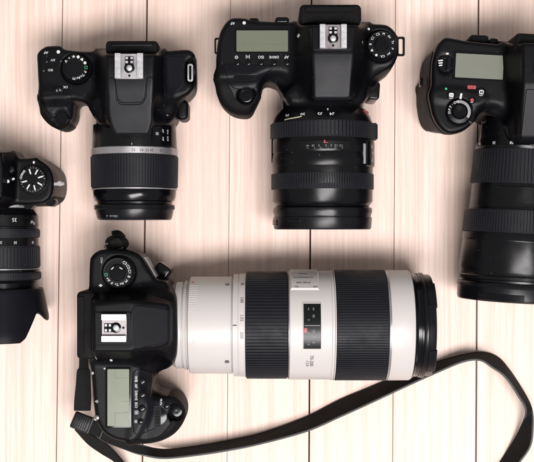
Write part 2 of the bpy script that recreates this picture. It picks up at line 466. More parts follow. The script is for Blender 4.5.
def lug(root, cx, cy, z, rot, L=15.0, wd=4.0, m='silver', name='strap_lug', th=1.3):
    """metal loop standing out of the side"""
    pts = []; n = 40
    mb = MB()
    out = rrect(cx, cy, wd, L, rot, 1.6, 5); inn = rrect(cx, cy, wd - 2 * th, L - 2 * th, rot, 1.0, 5)
    V = [(a, b, z - .8) for a, b in out] + [(a, b, z - .8) for a, b in inn] + [(a, b, z + .8) for a, b in out] + [(a, b, z + .8) for a, b in inn]
    N = len(out); F = []
    for k in range(N):
        j = (k + 1) % N
        F += [[k, j, 2 * N + j, 2 * N + k], [N + j, N + k, 3 * N + k, 3 * N + j], [2 * N + k, 2 * N + j, 3 * N + j, 3 * N + k], [j, k, N + k, N + j]]
    mb.add(V, F); return mb.build(name, m, root)
def asn(v): return math.asin(max(-.97, min(.97, v)))
def mm(px, z): return px * (HC - z) / FP

# ------------------------------------------------------------------ the table: pale planks with open joints
def wood():
    m = bpy.data.materials.new('pale_wood'); m.use_nodes = True; nt = m.node_tree; L = nt.links
    b = nt.nodes['Principled BSDF']; tc = nt.nodes.new('ShaderNodeTexCoord')
    at = nt.nodes.new('ShaderNodeAttribute'); at.attribute_name = 'plank_tone'
    sh = nt.nodes.new('ShaderNodeVectorMath'); sh.operation = 'MULTIPLY_ADD'; sh.inputs[1].default_value = (3.1, 7.7, 0); 
    L.new(at.outputs['Color'], sh.inputs[0]); L.new(tc.outputs['Object'], sh.inputs[2])
    # slow sideways wander of the grain
    wn = nt.nodes.new('ShaderNodeTexNoise'); wn.inputs['Scale'].default_value = 1.0; wn.inputs['Detail'].default_value = 2
    mp0 = nt.nodes.new('ShaderNodeMapping'); mp0.inputs['Scale'].default_value = (10, 2.6, 1); L.new(sh.outputs[0], mp0.inputs[0]); L.new(mp0.outputs[0], wn.inputs['Vector'])
    sub = nt.nodes.new('ShaderNodeVectorMath'); sub.operation = 'SUBTRACT'; sub.inputs[1].default_value = (.5, .5, .5); L.new(wn.outputs['Color'], sub.inputs[0])
    sc = nt.nodes.new('ShaderNodeVectorMath'); sc.operation = 'MULTIPLY'; sc.inputs[1].default_value = (.012, 0, 0); L.new(sub.outputs[0], sc.inputs[0])
    ad = nt.nodes.new('ShaderNodeVectorMath'); L.new(sh.outputs[0], ad.inputs[0]); L.new(sc.outputs[0], ad.inputs[1])
    def streak(sx, sy, det, lo, hi, rough=.55):
        mp = nt.nodes.new('ShaderNodeMapping'); mp.inputs['Scale'].default_value = (sx, sy, 1); L.new(ad.outputs[0], mp.inputs[0])
        n = nt.nodes.new('ShaderNodeTexNoise'); n.inputs['Scale'].default_value = 1; n.inputs['Detail'].default_value = det; n.inputs['Roughness'].default_value = rough
        L.new(mp.outputs[0], n.inputs['Vector'])
        r = nt.nodes.new('ShaderNodeMapRange'); r.inputs['From Min'].default_value = lo; r.inputs['From Max'].default_value = hi; L.new(n.outputs['Fac'], r.inputs['Value'])
        return r.outputs[0]
    s1 = streak(300, 2.6, 3, .42, .62)      # growth rings, 3 to 5 mm apart
    s2 = streak(1300, 30, 2, .40, .68)      # fibres
    s3 = streak(34, 1.2, 3, .30, .72)       # broad tone bands
    def mix(fac, a, bcol, ty='MIX'):
        n = nt.nodes.new('ShaderNodeMix'); n.data_type = 'RGBA'; n.blend_type = ty
        for sck, v in ((n.inputs[0], fac), (n.inputs[6], a), (n.inputs[7], bcol)):
            if hasattr(v, 'is_output'): L.new(v, sck)
            elif isinstance(v, tuple): sck.default_value = (*v, 1)
            else: sck.default_value = v
        return n.outputs[2]
    def sca(v, k):
        n = nt.nodes.new('ShaderNodeMath'); n.operation = 'MULTIPLY'; L.new(v, n.inputs[0]); n.inputs[1].default_value = k; return n.outputs[0]
    base = mix(s3, (0.76, 0.59, 0.505), (0.81, 0.672, 0.605))
    base = mix(sca(s1, .60), base, (0.61, 0.435, 0.36))
    base = mix(sca(s2, .36), base, (0.55, 0.40, 0.33))
    tone = nt.nodes.new('ShaderNodeSeparateColor'); L.new(at.outputs['Color'], tone.inputs[0])
    base = mix(sca(tone.outputs[0], .50), base, (0.66, 0.50, 0.42))
    L.new(base, b.inputs['Base Color']); b.inputs['Roughness'].default_value = .52; b.inputs['Specular IOR Level'].default_value = .35
    bp = nt.nodes.new('ShaderNodeBump'); bp.inputs['Strength'].default_value = .25; bp.inputs['Distance'].default_value = .0003
    L.new(s2, bp.inputs['Height']); L.new(bp.outputs['Normal'], b.inputs['Normal'])
    return m
M['wood'] = wood()
def table():
    # joints: (px at the top edge of the photo, px at the bottom edge, gap mm)
    J = [(-104, -112, .8), (-21, -27, .8), (62.6, 56.2, .65), (147, 142.3, 1.25), (230.6, 227, .3), (311.6, 309, 1.25), (395.6, 392.6, .4), (478.6, 476, 1.3), (561, 559.5, .9), (644, 643, .9)]
    V, F, T = [], [], []
    bm = bmesh.new(); lay = bm.loops.layers.float_color.new('plank_tone')
    Y0, Y1 = -420.0, 420.0
    def jx(j, y):   # x of the joint at world y
        x0 = P(j[0], 0)[0]; x1 = P(j[1], 462)[0]; y0 = P(0, 0)[1]; y1 = P(0, 462)[1]
        return x0 + (x1 - x0) * (y - y0) / (y1 - y0)
    rnd = random.Random(3)
    ends = [(-420, -420.0)] + [None] * len(J)
    for i in range(-1, len(J)):
        def edge(k, y, side):
            if k < 0: return jx(J[0], y) - 100
            if k >= len(J): return jx(J[-1], y) + 100
            return jx(J[k], y) + side * J[k][2] / 2
        xs = {}
        for y in (Y0, Y1): xs[y] = (edge(i, y, 1), edge(i + 1, y, -1))
        tone = (rnd.random(), rnd.random(), rnd.random(), 1)
        c = .35; rows = []
        prof = [(0, -18), (0, -c), (c, 0)]     # small eased edge
        pts = []
        for y in (Y0, Y1):
            l, r = xs[y]
            pts.append([bm.verts.new((q[0] / 1000, y / 1000, q[1] / 1000)) for q in [(l, -18), (l, -c), (l + c, 0), (r - c, 0), (r, -c), (r, -18)]])
        for k in range(6):
            j = (k + 1) % 6
            f = bm.faces.new([pts[0][k], pts[0][j], pts[1][j], pts[1][k]])
            for lp in f.loops: lp[lay] = tone
    # the dark backing seen down the joints
    bmesh.ops.recalc_face_normals(bm, faces=bm.faces)
    me = bpy.data.meshes.new('wooden_tabletop'); bm.to_mesh(me); bm.free(); me.materials.append(M['wood'])
    o = bpy.data.objects.new('wooden_tabletop', me); C.objects.link(o); o['kind'] = 'structure'
    V, F = slab_geo([(-420, -420), (420, -420), (420, 420), (-420, 420)], -30, -18.4, 0)
    ob = mk('floor_under_table', V, F, 'dink', None); ob['kind'] = 'structure'
table()

def panel(md, pts, z, proud, name, m, root, zmin=None, zmax=None, up=2):
    """a skin standing proud of the mould inside an outline, cut on a finer grid"""
    wp = np.array(W(pts, z)); x0, y0 = wp.min(0) - 2; x1, y1 = wp.max(0) + 2
    i0, i1 = max(0, np.searchsorted(md.x, x0) - 1), min(len(md.x), np.searchsorted(md.x, x1) + 1)
    j0, j1 = max(0, np.searchsorted(md.y, y0) - 1), min(len(md.y), np.searchsorted(md.y, y1) + 1)
    D = md.D[i0:i1, j0:j1]
    k0 = 0 if zmin is None else max(0, np.searchsorted(md.z, zmin) - 3)
    D = D[:, :, k0:]
    for ax_ in range(3):
        D = np.moveaxis(D, ax_, 0); n = D.shape[0]
        E = np.empty((2 * n - 1,) + D.shape[1:], np.float32); E[::2] = D
        pad = np.concatenate([D[:1], D, D[-1:]])
        E[1::2] = (9 * (D[:-1] + D[1:]) - (pad[:n - 1] + pad[3:n + 2])) / 16 if n > 2 else (D[:-1] + D[1:]) / 2
        D = np.moveaxis(E, 0, ax_)
    f = Mould.__new__(Mould); f.h = md.h / 2; f.lo = np.array([md.x[i0], md.y[j0], md.z[k0]], float)
    f.x = (f.lo[0] + f.h * np.arange(D.shape[0])).astype(np.float32); f.y = (f.lo[1] + f.h * np.arange(D.shape[1])).astype(np.float32); f.z = (f.lo[2] + f.h * np.arange(D.shape[2])).astype(np.float32)
    f.X, f.Y = np.meshgrid(f.x, f.y, indexing='ij')
    po = f.poly(catmull(wp, 4) if len(wp) > 6 else wp)[:, :, None]
    q = -Mould.smin(-(D - proud), -(po + np.zeros_like(D)), .7)
    if zmin is not None: q = np.maximum(q, (zmin - f.z)[None, None, :])
    if zmax is not None: q = np.maximum(q, (f.z - zmax)[None, None, :])
    q = np.maximum(q, -(D + 2.0))
    o, b = f.build(name, m, root, q); md.surfs.append(b); return o, b

def Lring(root, ax, name, m, prof, **k):
    V, F = turned(ax, prof, **k); return mk(name, V, F, m, root, True, 32)

# ================================================================== A: small camera with kit lens
def camera_a():
    r = thing('compact_dslr_camera', (*P(118, 88, 0), 0), 'small black SLR camera with a thin silver ring round its short ribbed zoom lens', 'camera', 'black cameras laid out on the planks')
    md = Mould((-192, 64, -1), (-46, 160, 103), 0.65)
    z = 68
    main = [(44, 47), (56, 45.3), (65.5, 46), (70.5, 49.3), (86, 51), (104, 50.5), (132, 50), (159, 51), (178, 49.6), (190, 49.5), (195.4, 53), (196.4, 62), (196.4, 87), (192.5, 96), (184, 103), (177.5, 108), (175, 116), (171, 121), (150, 123), (115, 123), (97, 121), (91, 114), (86, 107), (77, 104), (60, 104), (40, 104), (38.3, 91), (37, 70), (37, 54)]
    O = WO(main, z)
    md.D = md.loft([(0, O)], 4.0, 0, 69, taper=4)
    grip = [(40, 95), (39.6, 112), (42, 119), (49, 126.3), (56, 129.5), (62, 130.4), (68, 128), (73, 122), (75.5, 114), (75.8, 104), (77, 95), (60, 88), (45, 88)]
    md.add(md.loft([(0, WO(grip, 62))], 6.0, 0, 65, tilt=(0, .22, 0, P(0, 104, 62)[1]), taper=4, zcap=67), 6)
    # mount housing and pentaprism
    hs = [(97, 96), (170, 96), (169, 118), (160, 124), (107, 124), (98, 118)]
    md.add(md.loft([(0, catmull(W(hs, 74), 4))], 6, 2, 76), 8)
    wide = [(95, 48), (165, 48), (168, 100), (160, 122), (150, 128), (108, 128), (99, 122), (93, 100)]
    nar = [(105.5, 55), (156, 55), (155, 80), (152.5, 110), (151, 134), (148, 138), (113, 138), (109.5, 134), (108, 110), (106, 80)]
    pr = md.loft([(66, W(wide, 68)), (93, W(nar, 92))], 3.0, 30, 97)
    yref = P(0, 82, 95)[1]
    pl = (md.z[None, None, :] - (96.0 + 0.27 * (md.Y - yref))[:, :, None]) * .96
    md.add(-md.smin(-pr, -pl, 3.0), 4)
    # hollow for the shutter finger, groove between grip and mount, shelf round the dial
    dc = P(75.5, 68, 72)
    md.cut(md.vcyl(dc[0], dc[1], 12.0, 67.5, 90, .8), 1.5)
    sc_ = P(62, 117.5, 64); md.cut(md.ell((*sc_, 65), (7.5, 6.0, 4.2)), 2)
    lc = P(190.5, 73, 60); md.cut(md.ell((lc[0] + 1, lc[1], 62), (6.5, 11, 14)), 2)
    # scooped right shoulder
    md.cut(md.ell((*P(182, 112, 72), 78), (22, 13, 16)), 6)
    body, sf = md.build('body', 'plastic', r); sf = md.surfs = [sf]
    panel(md, [(108, 100), (109, 80), (115.5, 80.5), (116, 97), (118.5, 102), (122, 104), (139, 104), (143.5, 101), (146, 95), (147, 80), (154, 80), (152.5, 110), (150.6, 136), (147, 137.6), (114, 137.6), (110.5, 136)], 91, .45, 'prism_cover', 'shell', r, 74)
    panel(md, [(116.6, 54), (146, 54), (145.4, 94), (143, 99.8), (139, 102.6), (122, 102.6), (118.4, 100), (116.8, 96)], 92, .45, 'flash_lid', 'shell', r, 78)
    panel(md, [(163.5, 56), (185, 56), (184.5, 84), (181, 88.5), (170, 96), (164.5, 97)], 69, .6, 'shoulder_panel', 'shell', r, 55)
    panel(md, [(44.5, 95.5), (66, 94), (71.5, 95), (72.6, 112), (70, 119), (60, 116.5), (47, 111.5), (45, 104)], 67, .5, 'grip_panel', 'shell', r, 50)
    panel(md, [(34, 92), (38, 92), (44, 104), (50, 113), (62, 120), (73, 124), (78, 124), (78, 140), (34, 140)], 55, .5, 'grip', 'rubber', r, 3)
    e = P(131.7, 47, 82); V, F = slab_geo(rrect(e[0], e[1], mm(52.5, 82), mm(13, 82), 0, 3.2, 6), 52, 82, 2.2, 4)
    ey = mk('eyecup', V, F, 'rubber', r)
    V, F = slab_geo(rrect(e[0], e[1] + 2.0, mm(42, 82), mm(4, 82), 0, 1.4, 4), 82 - .5, 83, .5, 2); mk('eyecup_rim', V, F, 'plastic', ey)
    hz = surf_z(sf, *P(129.5, 66, 97), 97)
    hc = P(129.5, 66.5, hz); hot_shoe(r, hc[0], hc[1], hz + .1, 0, mm(28, 97), mm(25, 97), 'silver', 'shine')
    mode_dial(r, dc[0], dc[1], 68.5, 10.6, ['M', 'Av', 'Tv', 'P', '□', '●', '▲', '◆', '★', '+', 'A'], 6.0, start=-95, step=24, size=3.0, greens=(4,))
    for s, x, y, sz in (('AF', 46, 52.5, 3.0), ('●', 58.4, 51.6, 3.6), ('AV', 53, 60, 2.8), ('ISO', 50.5, 70, 2.6), ('OK', 65.5, 87, 2.6)):
        mb = MB(); plabel(mb, sf, s, x, y, 69, sz, 180); mb.build('icon', 'ink', body, False)
    for x, y in ((46, 60.5), (43, 69.5), (60, 60)): button(r, x, y, sf, 2.0)
    # on/off collar under the dial
    sx, sy = P(58.5, 89.5, 68); mb = MB(); zs = surf_z(sf, sx, sy, 69); V, F = slab_geo(rrect(sx, sy, 8, 4.5, 0, 1.8), 66, zs + 1.0, .6, 2); mb.add(V, F); mb.build('power_switch', 'plastic', r)
    mb = MB(); plabel(mb, None, 'I', 57, 90.5, zs + 1, 2.6, 180, .05); plabel(mb, None, 'I', 60, 89.8, zs + 1, 2.6, 200, .05); mb.build('icon', 'ink', body, False)
    zc = surf_z(sf, *P(57, 103, 66), 66); c = P(57, 103, zc); wheel(r, (c[0], c[1], 13.5, 4.2), zc + .8, 0)
    zc = 62.6; c = P(62, 117.5, zc); V, F = upright(c[0], c[1], [(5.2, zc - 2), (5.2, zc + .3), (4.6, zc + 1.0), (3.0, zc + 1.1), (.1, zc + .8)], n=36); mk('shutter_button', V, F, 'gloss', r)
    c = P(40.5, 74.7, 64); lug(r, c[0], c[1], 62, 0, 15, 3.6)
    c = P(190.4, 73, 62); lug(r, c[0], c[1], 63, 0, 14, 4.4, 'silver')
    # round release knob in front of the left shoulder
    c = P(182.5, 110, 50); V, F = slab_geo(rrect(c[0], c[1], mm(11.5, 50), mm(20, 50), 0, 4, 6), 28, 52, 2.5, 4); mk('flash_button', V, F, 'plastic', r)
    mb = MB(); plabel(mb, sf, '+', 167.5, 115.5, 66, 3.4, 0); mb.build('icon', 'gink', body, False)
    # ---- lens
    ax = Axis(P(134.6, 150, 38)[0], 0, 38, 0, -1); T = lambda py, rr=33: -P(0, py, 38 + rr)[1]
    ln = Lring(r, ax, 'lens', 'barrel', [(T(108), 5), (T(108), 31), (T(121), 31), (T(122), 33.6), (T(146), 34.4), (T(212), 30), (T(212), 3)])
    def sub(name, m, prof, **k): V, F = turned(ax, prof, **k); return mk(name, V, F, m, ln, True, 32)
    sub('silver_ring', 'silver', cyl_prof(T(146), T(153.3), 35.2, c=.4))
    sub('zoom_ring', 'ring', rib_prof(T(153.4), T(187), 35.6, 35.2, edge=.7, depth=.9), ribs=96, depth=.9, duty=.55)
    sub('bright_ring', 'silver', cyl_prof(T(187.2), T(188.6), 34.9, c=.2))
    sub('front_barrel', 'gloss', [(T(188.6), 28), (T(188.6), 33.6), (T(190), 34), (T(196), 33.4), (T(200), 32.2), (T(202), 29.6), (T(203.5), 28), (T(204), 24)])
    sub('lens_cap', 'cap', [(T(203.6), 26), (T(203.6), 31.4), (T(204.4), 32.2), (T(205), 32.6, 1), (T(208.6), 32.6, 1), (T(209), 31.8), (T(210), 31.7), (T(217.5), 30.4), (T(219.4), 29.4), (T(219.6), 28), (T(219.6), 2)], ribs=110, depth=.35)
    mb = MB(); patch_wrap(mb, ax, T(213.6), T(218.4), .28, .80, 30.4, .5); mb.build('cap_clip', 'cap', ln)
    mb = MB(); text_wrap(mb, ax, '58mm  ø', T(216), .50, 31.1, 2.6, 0, sx=1.2); mb.build('cap_lettering', 'gink', ln, False)
    mb = MB()
    for s, px in (('18', 160.5), ('24', 151.5), ('35', 147), ('·45', 142), ('55', 133.5)):
        x = P(px, 0, 72)[0] - ax.o[0]; text_wrap(mb, ax, s, T(149.8), asn(-x / 35.2), 35.2, 3.2, 0, .02)
    mb.build('focal_numbers', 'dink', ln, False)
    mb = MB(); x = P(131.8, 0, 72)[0] - ax.o[0]; patch_wrap(mb, ax, T(142.5), T(145.4), -x / 34 - .016, -x / 34 + .016, 34.25, .12); mb.build('index_mark', 'ink', ln, False)
    mb = MB(); patch_wrap(mb, ax, T(124), T(145), -1.12, -.52, 34.1, 1.0); sp = mb.build('switch_panel', 'gloss', ln)
    mb = MB(); text_wrap(mb, ax, 'AF', T(130), -.80, 35.3, 2.6, 90); text_wrap(mb, ax, 'MF', T(138), -.80, 35.3, 2.6, 90); text_wrap(mb, ax, 'ON  OFF', T(134), -.95, 35.3, 2.4, 90)
    mb.build('switch_lettering', 'ink', ln, False)
    mb = MB(); patch_wrap(mb, ax, T(131.5), T(134.5), -.68, -.61, 35.0, .8, n=3); mb.build('focus_switch', 'gink', ln)

# ================================================================== B: big camera, display on the shoulder
def camera_b():
    r = thing('full_frame_camera', (*P(310, 60, 0), 0), 'black SLR camera, uppermost in the photo, with green-grey shoulder display and wide black zoom lens', 'camera', 'black cameras laid out on the planks')
    md = Mould((-47, 86, -1), (114, 186, 112), 0.7)
    main = [(229, 19.4), (236, 17.6), (246, 18.2), (254, 20.3), (276, 21.5), (300, 22.3), (330, 23), (362, 23.8), (379, 24), (389, 26), (396, 33), (398.6, 41), (398.4, 55.7), (396.7, 64), (392, 74), (386, 79), (379, 84), (371, 90), (366, 96), (352, 98), (300, 97), (284, 95), (278, 89), (262, 84), (240, 84), (218, 84), (216.2, 70), (216.3, 58), (218, 42), (222, 28)]
    md.D = md.loft([(0, WO(main, 74))], 4.0, 0, 76, taper=4)
    grip = [(217, 74), (216.8, 92), (221, 105), (230.5, 114), (241.5, 117), (250.5, 115.5), (256, 106), (261, 95), (263, 86), (266, 76), (240, 70)]
    md.add(md.loft([(0, WO(grip, 62))], 5.0, 0, 71, tilt=(0, .30, 0, P(0, 92, 66)[1]), taper=4, zcap=74), 6)
    hs = [(292, 80), (372, 80), (371, 92), (364, 102), (352, 107), (296, 107), (286, 100), (284, 92)]
    md.add(md.loft([(0, catmull(W(hs, 78), 4))], 6, 2, 82), 8)
    wide = [(294, 22), (370, 22), (372, 60), (366, 92), (356, 102), (300, 102), (290, 92), (290, 60)]
    nar = [(305, 26), (358, 26), (354, 52), (352.5, 80), (351.5, 97), (348, 99.5), (316, 99.5), (312.5, 97), (312, 80), (311, 52)]
    pr = md.loft([(72, W(wide, 74)), (100, W(nar, 100))], 3.0, 30, 108)
    yref = P(0, 54, 105)[1]
    pl = (md.z[None, None, :] - (106.5 + 0.22 * np.minimum(md.Y - yref, 0))[:, :, None]) * .96
    md.add(-md.smin(-pr, -pl, 3.5), 5)
    dc = P(381.5, 45.3, 80); md.cut(md.vcyl(dc[0], dc[1], 12.3, 75, 90, .8), 1.5)
    # sloping shoulder in front of the dial
    md.cut(md.ell((*P(392, 88, 76), 86), (20, 16, 22)), 8)
    md.cut(md.ell((*P(274, 82, 76), 80), (15, 8, 11)), 5)
    md.cut(md.ell((*P(246.6, 96.5, 66), 69), (7.6, 7.4, 5)), 1.5)
    body, sf = md.build('body', 'plastic', r); sf = md.surfs = [sf]
    panel(md, [(314.5, 52), (350.5, 52), (350.8, 80), (350, 98), (348, 100.5), (316.5, 100.5), (313.8, 98), (313, 80)], 98, .45, 'prism_cover', 'shell', r, 78)
    panel(md, [(312, 24.5), (355, 24.5), (353, 50.8), (312.5, 50.8)], 106, .5, 'shoe_surround', 'plastic', r, 95)
    panel(md, [(212, 82), (226, 84), (232, 92), (236, 100), (244, 104.5), (252, 102), (257, 96), (270, 92), (270, 124), (212, 124)], 60, .6, 'grip', 'rubber', r, 3)
    panel(md, [(226, 64), (260, 65), (276, 66), (268, 72), (261, 79), (256.5, 87), (250, 88.6), (234, 88), (228, 80), (225, 72)], 75, .5, 'control_panel', 'shell', r, 60)
    e = P(330.5, 14, 92); V, F = slab_geo(rrect(e[0], e[1], mm(62, 92), mm(20, 92), 0, 4.0, 6), 50, 92, 2.5, 4)
    ey = mk('eyecup', V, F, 'rubber', r)
    V, F = slab_geo(rrect(e[0], e[1] + 3.2, mm(50, 92), mm(5, 92), 0, 1.6, 4), 91.5, 93.6, .8, 3); mk('eyecup_rim', V, F, 'rubber', ey)
    hz = surf_z(sf, *P(333, 37, 106), 106); hc = P(333, 37, hz); hot_shoe(r, hc[0], hc[1], hz + .4, 0, mm(27, 107), mm(24, 107), 'steel', 'shine')
    dz = surf_z(sf, *P(262, 30, 76), 76)
    display(r, 236.5, 30.6, 288, 51.6, dz + .2, 0, 'lcd', 1.7, ext=None, cells=((0, .66, 1, .66), (.16, .66, .16, 1), (.53, .66, .53, 1), (.74, .66, .74, 1), (.26, .36, .26, .6)))
    d = mode_dial(r, dc[0], dc[1], 76, 10.9, ['M', 'Av', 'Tv', 'P', 'A+', 'CA', '●', '▲', 'B', 'C1', 'C2'], 5.5, start=80, step=-33, size=2.5, face=.94)
    V, F = upright(dc[0], dc[1], [(5.6, 80), (5.6, 82.6), (5.0, 83.1), (.1, 83.1)], n=32); mk('lock_button', V, F, 'gloss', d)
    for s, x, y, sz in (('☼', 236.5, 57, 3.4), ('[o]', 247.8, 57, 2.8), ('ISO', 261, 57, 3.1), ('DRIVE', 274, 57, 2.8), ('AF', 286.5, 57, 3.1), ('AF', 232.6, 23.3, 3.0), ('●', 244.2, 22.6, 3.4), ('H+', 303.5, 21.3, 3.0), ('♦', 298.5, 35.3, 3), ('●', 368.7, 28.8, 2.6), ('I', 362.4, 42.3, 2.6)):
        mb = MB(); plabel(mb, sf, s, x, y, 76, sz, 180, .03); mb.build('icon', 'ink', body, False)
    for x in (237.5, 248.5, 261, 274, 287): button(r, x, 62.6, sf, 2.1)
    for x, y, rr in ((254, 21.5, 4), (282, 20.5, 5.5)):
        c = P(x, y, 70); V, F = slab_geo(rrect(c[0], c[1], rr * 2, 5, 0, 2.3, 5), 58, 73, 1.4, 3); mk('rear_button', V, F, 'gloss', r)
    zc = surf_z(sf, *P(244.5, 78.5, 70), 70); c = P(244.5, 78.5, zc); wheel(r, (c[0], c[1], 15.5, 3.4), zc + .8, 0, n=13)
    zc = surf_z(sf, *P(246.6, 96.5, 66), 62); c = P(246.6, 96.5, zc)
    V, F = upright(c[0], c[1], [(6.0, zc - 3), (6.0, zc + 1.4), (5.5, zc + 1.8), (5.0, zc + 1.6), (4.9, zc), (4.6, zc), (4.5, zc + 1.0), (3.6, zc + 1.3), (.1, zc + .8)], n=40); mk('shutter_button', V, F, 'gloss', r)
    c = P(400.6, 46.5, 60); lug(r, c[0], c[1], 60, 0, 15.5, 6.6, 'buckle', th=1.7)
    mb = MB(); c = P(219.5, 46, 62); lug(r, c[0] - 1.5, c[1], 62, 0, 13, 5, 'buckle')
    c = P(373.6, 91, 50); V, F = slab_geo(rrect(c[0], c[1], mm(11.5, 50), mm(18, 50), -4, 2.6, 5), 20, 54, 1.5, 3); mk('release_button', V, F, 'gloss', r)
    # ---- lens
    ax = Axis(P(322.4, 150, 45)[0], 0, 45, 0, -1); T = lambda py, rr=41: -P(0, py, 45 + rr)[1]
    ln = Lring(r, ax, 'lens', 'barrel', [(T(88), 5), (T(88), 33), (T(104), 33), (T(105), 35), (T(112), 38.6), (T(117.5), 40.2), (T(119), 40.4), (T(140), 40.6), (T(166), 40.8), (T(200), 40.4), (T(207), 37), (T(214), 34), (T(214), 3)])
    def sub(name, m, prof, **k): V, F = turned(ax, prof, **k); return mk(name, V, F, m, ln, True, 32)
    mb = MB(); patch_wrap(mb, ax, T(107), T(111.5), -1.38, -1.08, 36.6, .9, n=6); mb.build('red_index', 'red', ln)
    sub('zoom_ring', 'ring', rib_prof(T(119), T(136), 42.2, 42.2, edge=.5, depth=1.0), ribs=84, depth=1.0, duty=.6)
    sub('distance_ring', 'barrel', [(T(136), 37), (T(136), 41.0), (T(137), 41.3), (T(150), 41.3), (T(151), 40.9), (T(158), 41.6), (T(163), 41.2), (T(166), 40.4), (T(166), 36)])
    sub('focus_ring', 'ring', rib_prof(T(171), T(188.5), 41.4, 41.4, edge=.5, depth=.8), ribs=120, depth=.8, duty=.6)
    sub('front_barrel', 'gloss', [(T(188.5), 36), (T(188.5), 40.2), (T(192), 39.8), (T(193), 40.4), (T(202), 39.6), (T(204), 38.6), (T(206), 37), (T(206), 34)])
    hd = sub('lens_cap', 'cap', [(T(206.4), 34), (T(206.4), 39.0), (T(207.4), 40.0), (T(211), 40.2), (T(214.5), 39.2), (T(216.5), 39.2), (T(217), 40.0), (T(227.5), 39.4), (T(229.2), 38.6), (T(229.4), 37.6), (T(229.4), 2)])
    for q in ((T(219), T(223), .50, .80, 39.7, .8), (T(219), T(225), 1.18, 1.5, 39.6, .9)): mb = MB(); patch_wrap(mb, ax, *q); mb.build('cap_clip', 'cap', ln)
    mb = MB(); mb2 = MB()
    for s, px in (('70', 288), ('50', 303), ('35', 320), ('24', 332)):
        x = P(px, 0, 84)[0] - ax.o[0]; text_wrap(mb, ax, s, T(113.6), asn(-x / 39), 39.2, 3.7, 0, .02, 1.1)
    mb.build('focal_numbers', 'ink', ln, False)
    mb = MB(); x = (P(328, 0, 84)[0] - ax.o[0]) / 38; patch_wrap(mb, ax, T(107.6), T(110.6), -x - .014, -x + .014, 37.2, .2); mb.build('index_mark', 'ink', ln, False)
    # pale curved depth line left of the numbers
    mb = MB(); pts = [(.88, 117.4), (.74, 116.6), (.62, 116.2), (.46, 115.2)]; V, F = [], []
    for a, py in pts:
        for dt in (0, .9): V.append(tuple(ax.pt(T(py) + dt, 40.45, a)))
    for i in range(len(pts) - 1): F.append([2 * i, 2 * i + 2, 2 * i + 3, 2 * i + 1])
    mb.add(V, F); mb.build('gold_line', 'gold', ln, False)
    mb = MB(); patch_wrap(mb, ax, T(140), T(148.5), -.50, .52, 41.0, .7, n=24); sw = mb.build('distance_window', 'glass', ln)
    mb = MB(); rb = MB()
    for s, px in (('∞', 308), ('10', 313.5), ('5', 319), ('3', 326), ('2', 331), ('1.5', 336), ('1.2', 341)):
        x = P(px, 0, 86)[0] - ax.o[0]; text_wrap(mb, ax, s, T(145.4), asn(-x / 41), 41.75, 2.3, 0, .02)
    for s, px in (('∞', 308), ('3', 315), ('1.5', 321), ('1', 328), ('0.7', 335), ('m', 342)):
        x = P(px, 0, 86)[0] - ax.o[0]; text_wrap(mb, ax, s, T(147.8), asn(-x / 41), 41.75, 1.6, 0)
    text_wrap(rb, ax, 'L', T(141.6), -.01, 41.75, 3.0, 180, .1, 2.2)
    mb.build('scale_numbers', 'gink', ln, False); rb.build('red_mark', 'red', ln, False)
    # switch panel on the right shoulder, blister on the left one
    mb = MB(); patch_wrap(mb, ax, T(138.5), T(165), -1.36, -.92, 40.6, 1.9, n=12, ch=.9); sp = mb.build('switch_panel', 'gloss', ln)
    mb = MB(); text_wrap(mb, ax, 'AF', T(144.5), -1.12, 42.6, 2.5, 90); text_wrap(mb, ax, 'MF', T(158), -1.12, 42.6, 2.5, 90); text_wrap(mb, ax, 'ON', T(151.5), -1.16, 42.6, 2.3, 90); mb.build('switch_lettering', 'ink', ln, False)
    mb = MB(); patch_wrap(mb, ax, T(142), T(162.5), -.90, -.84, 40.9, 1.4, n=5); mb.build('focus_switch', 'gink', ln)
    mb = MB(); patch_wrap(mb, ax, T(119), T(136), -1.72, -1.34, 41.0, 3.6, n=10, ch=1.2); mb.build('zoom_grip_rib', 'ring', ln)
    mb = MB(); patch_wrap(mb, ax, T(124), T(161), 1.36, 1.80, 40.4, 1.6, n=10, ch=1.2); mb.build('side_blister', 'gloss', ln)

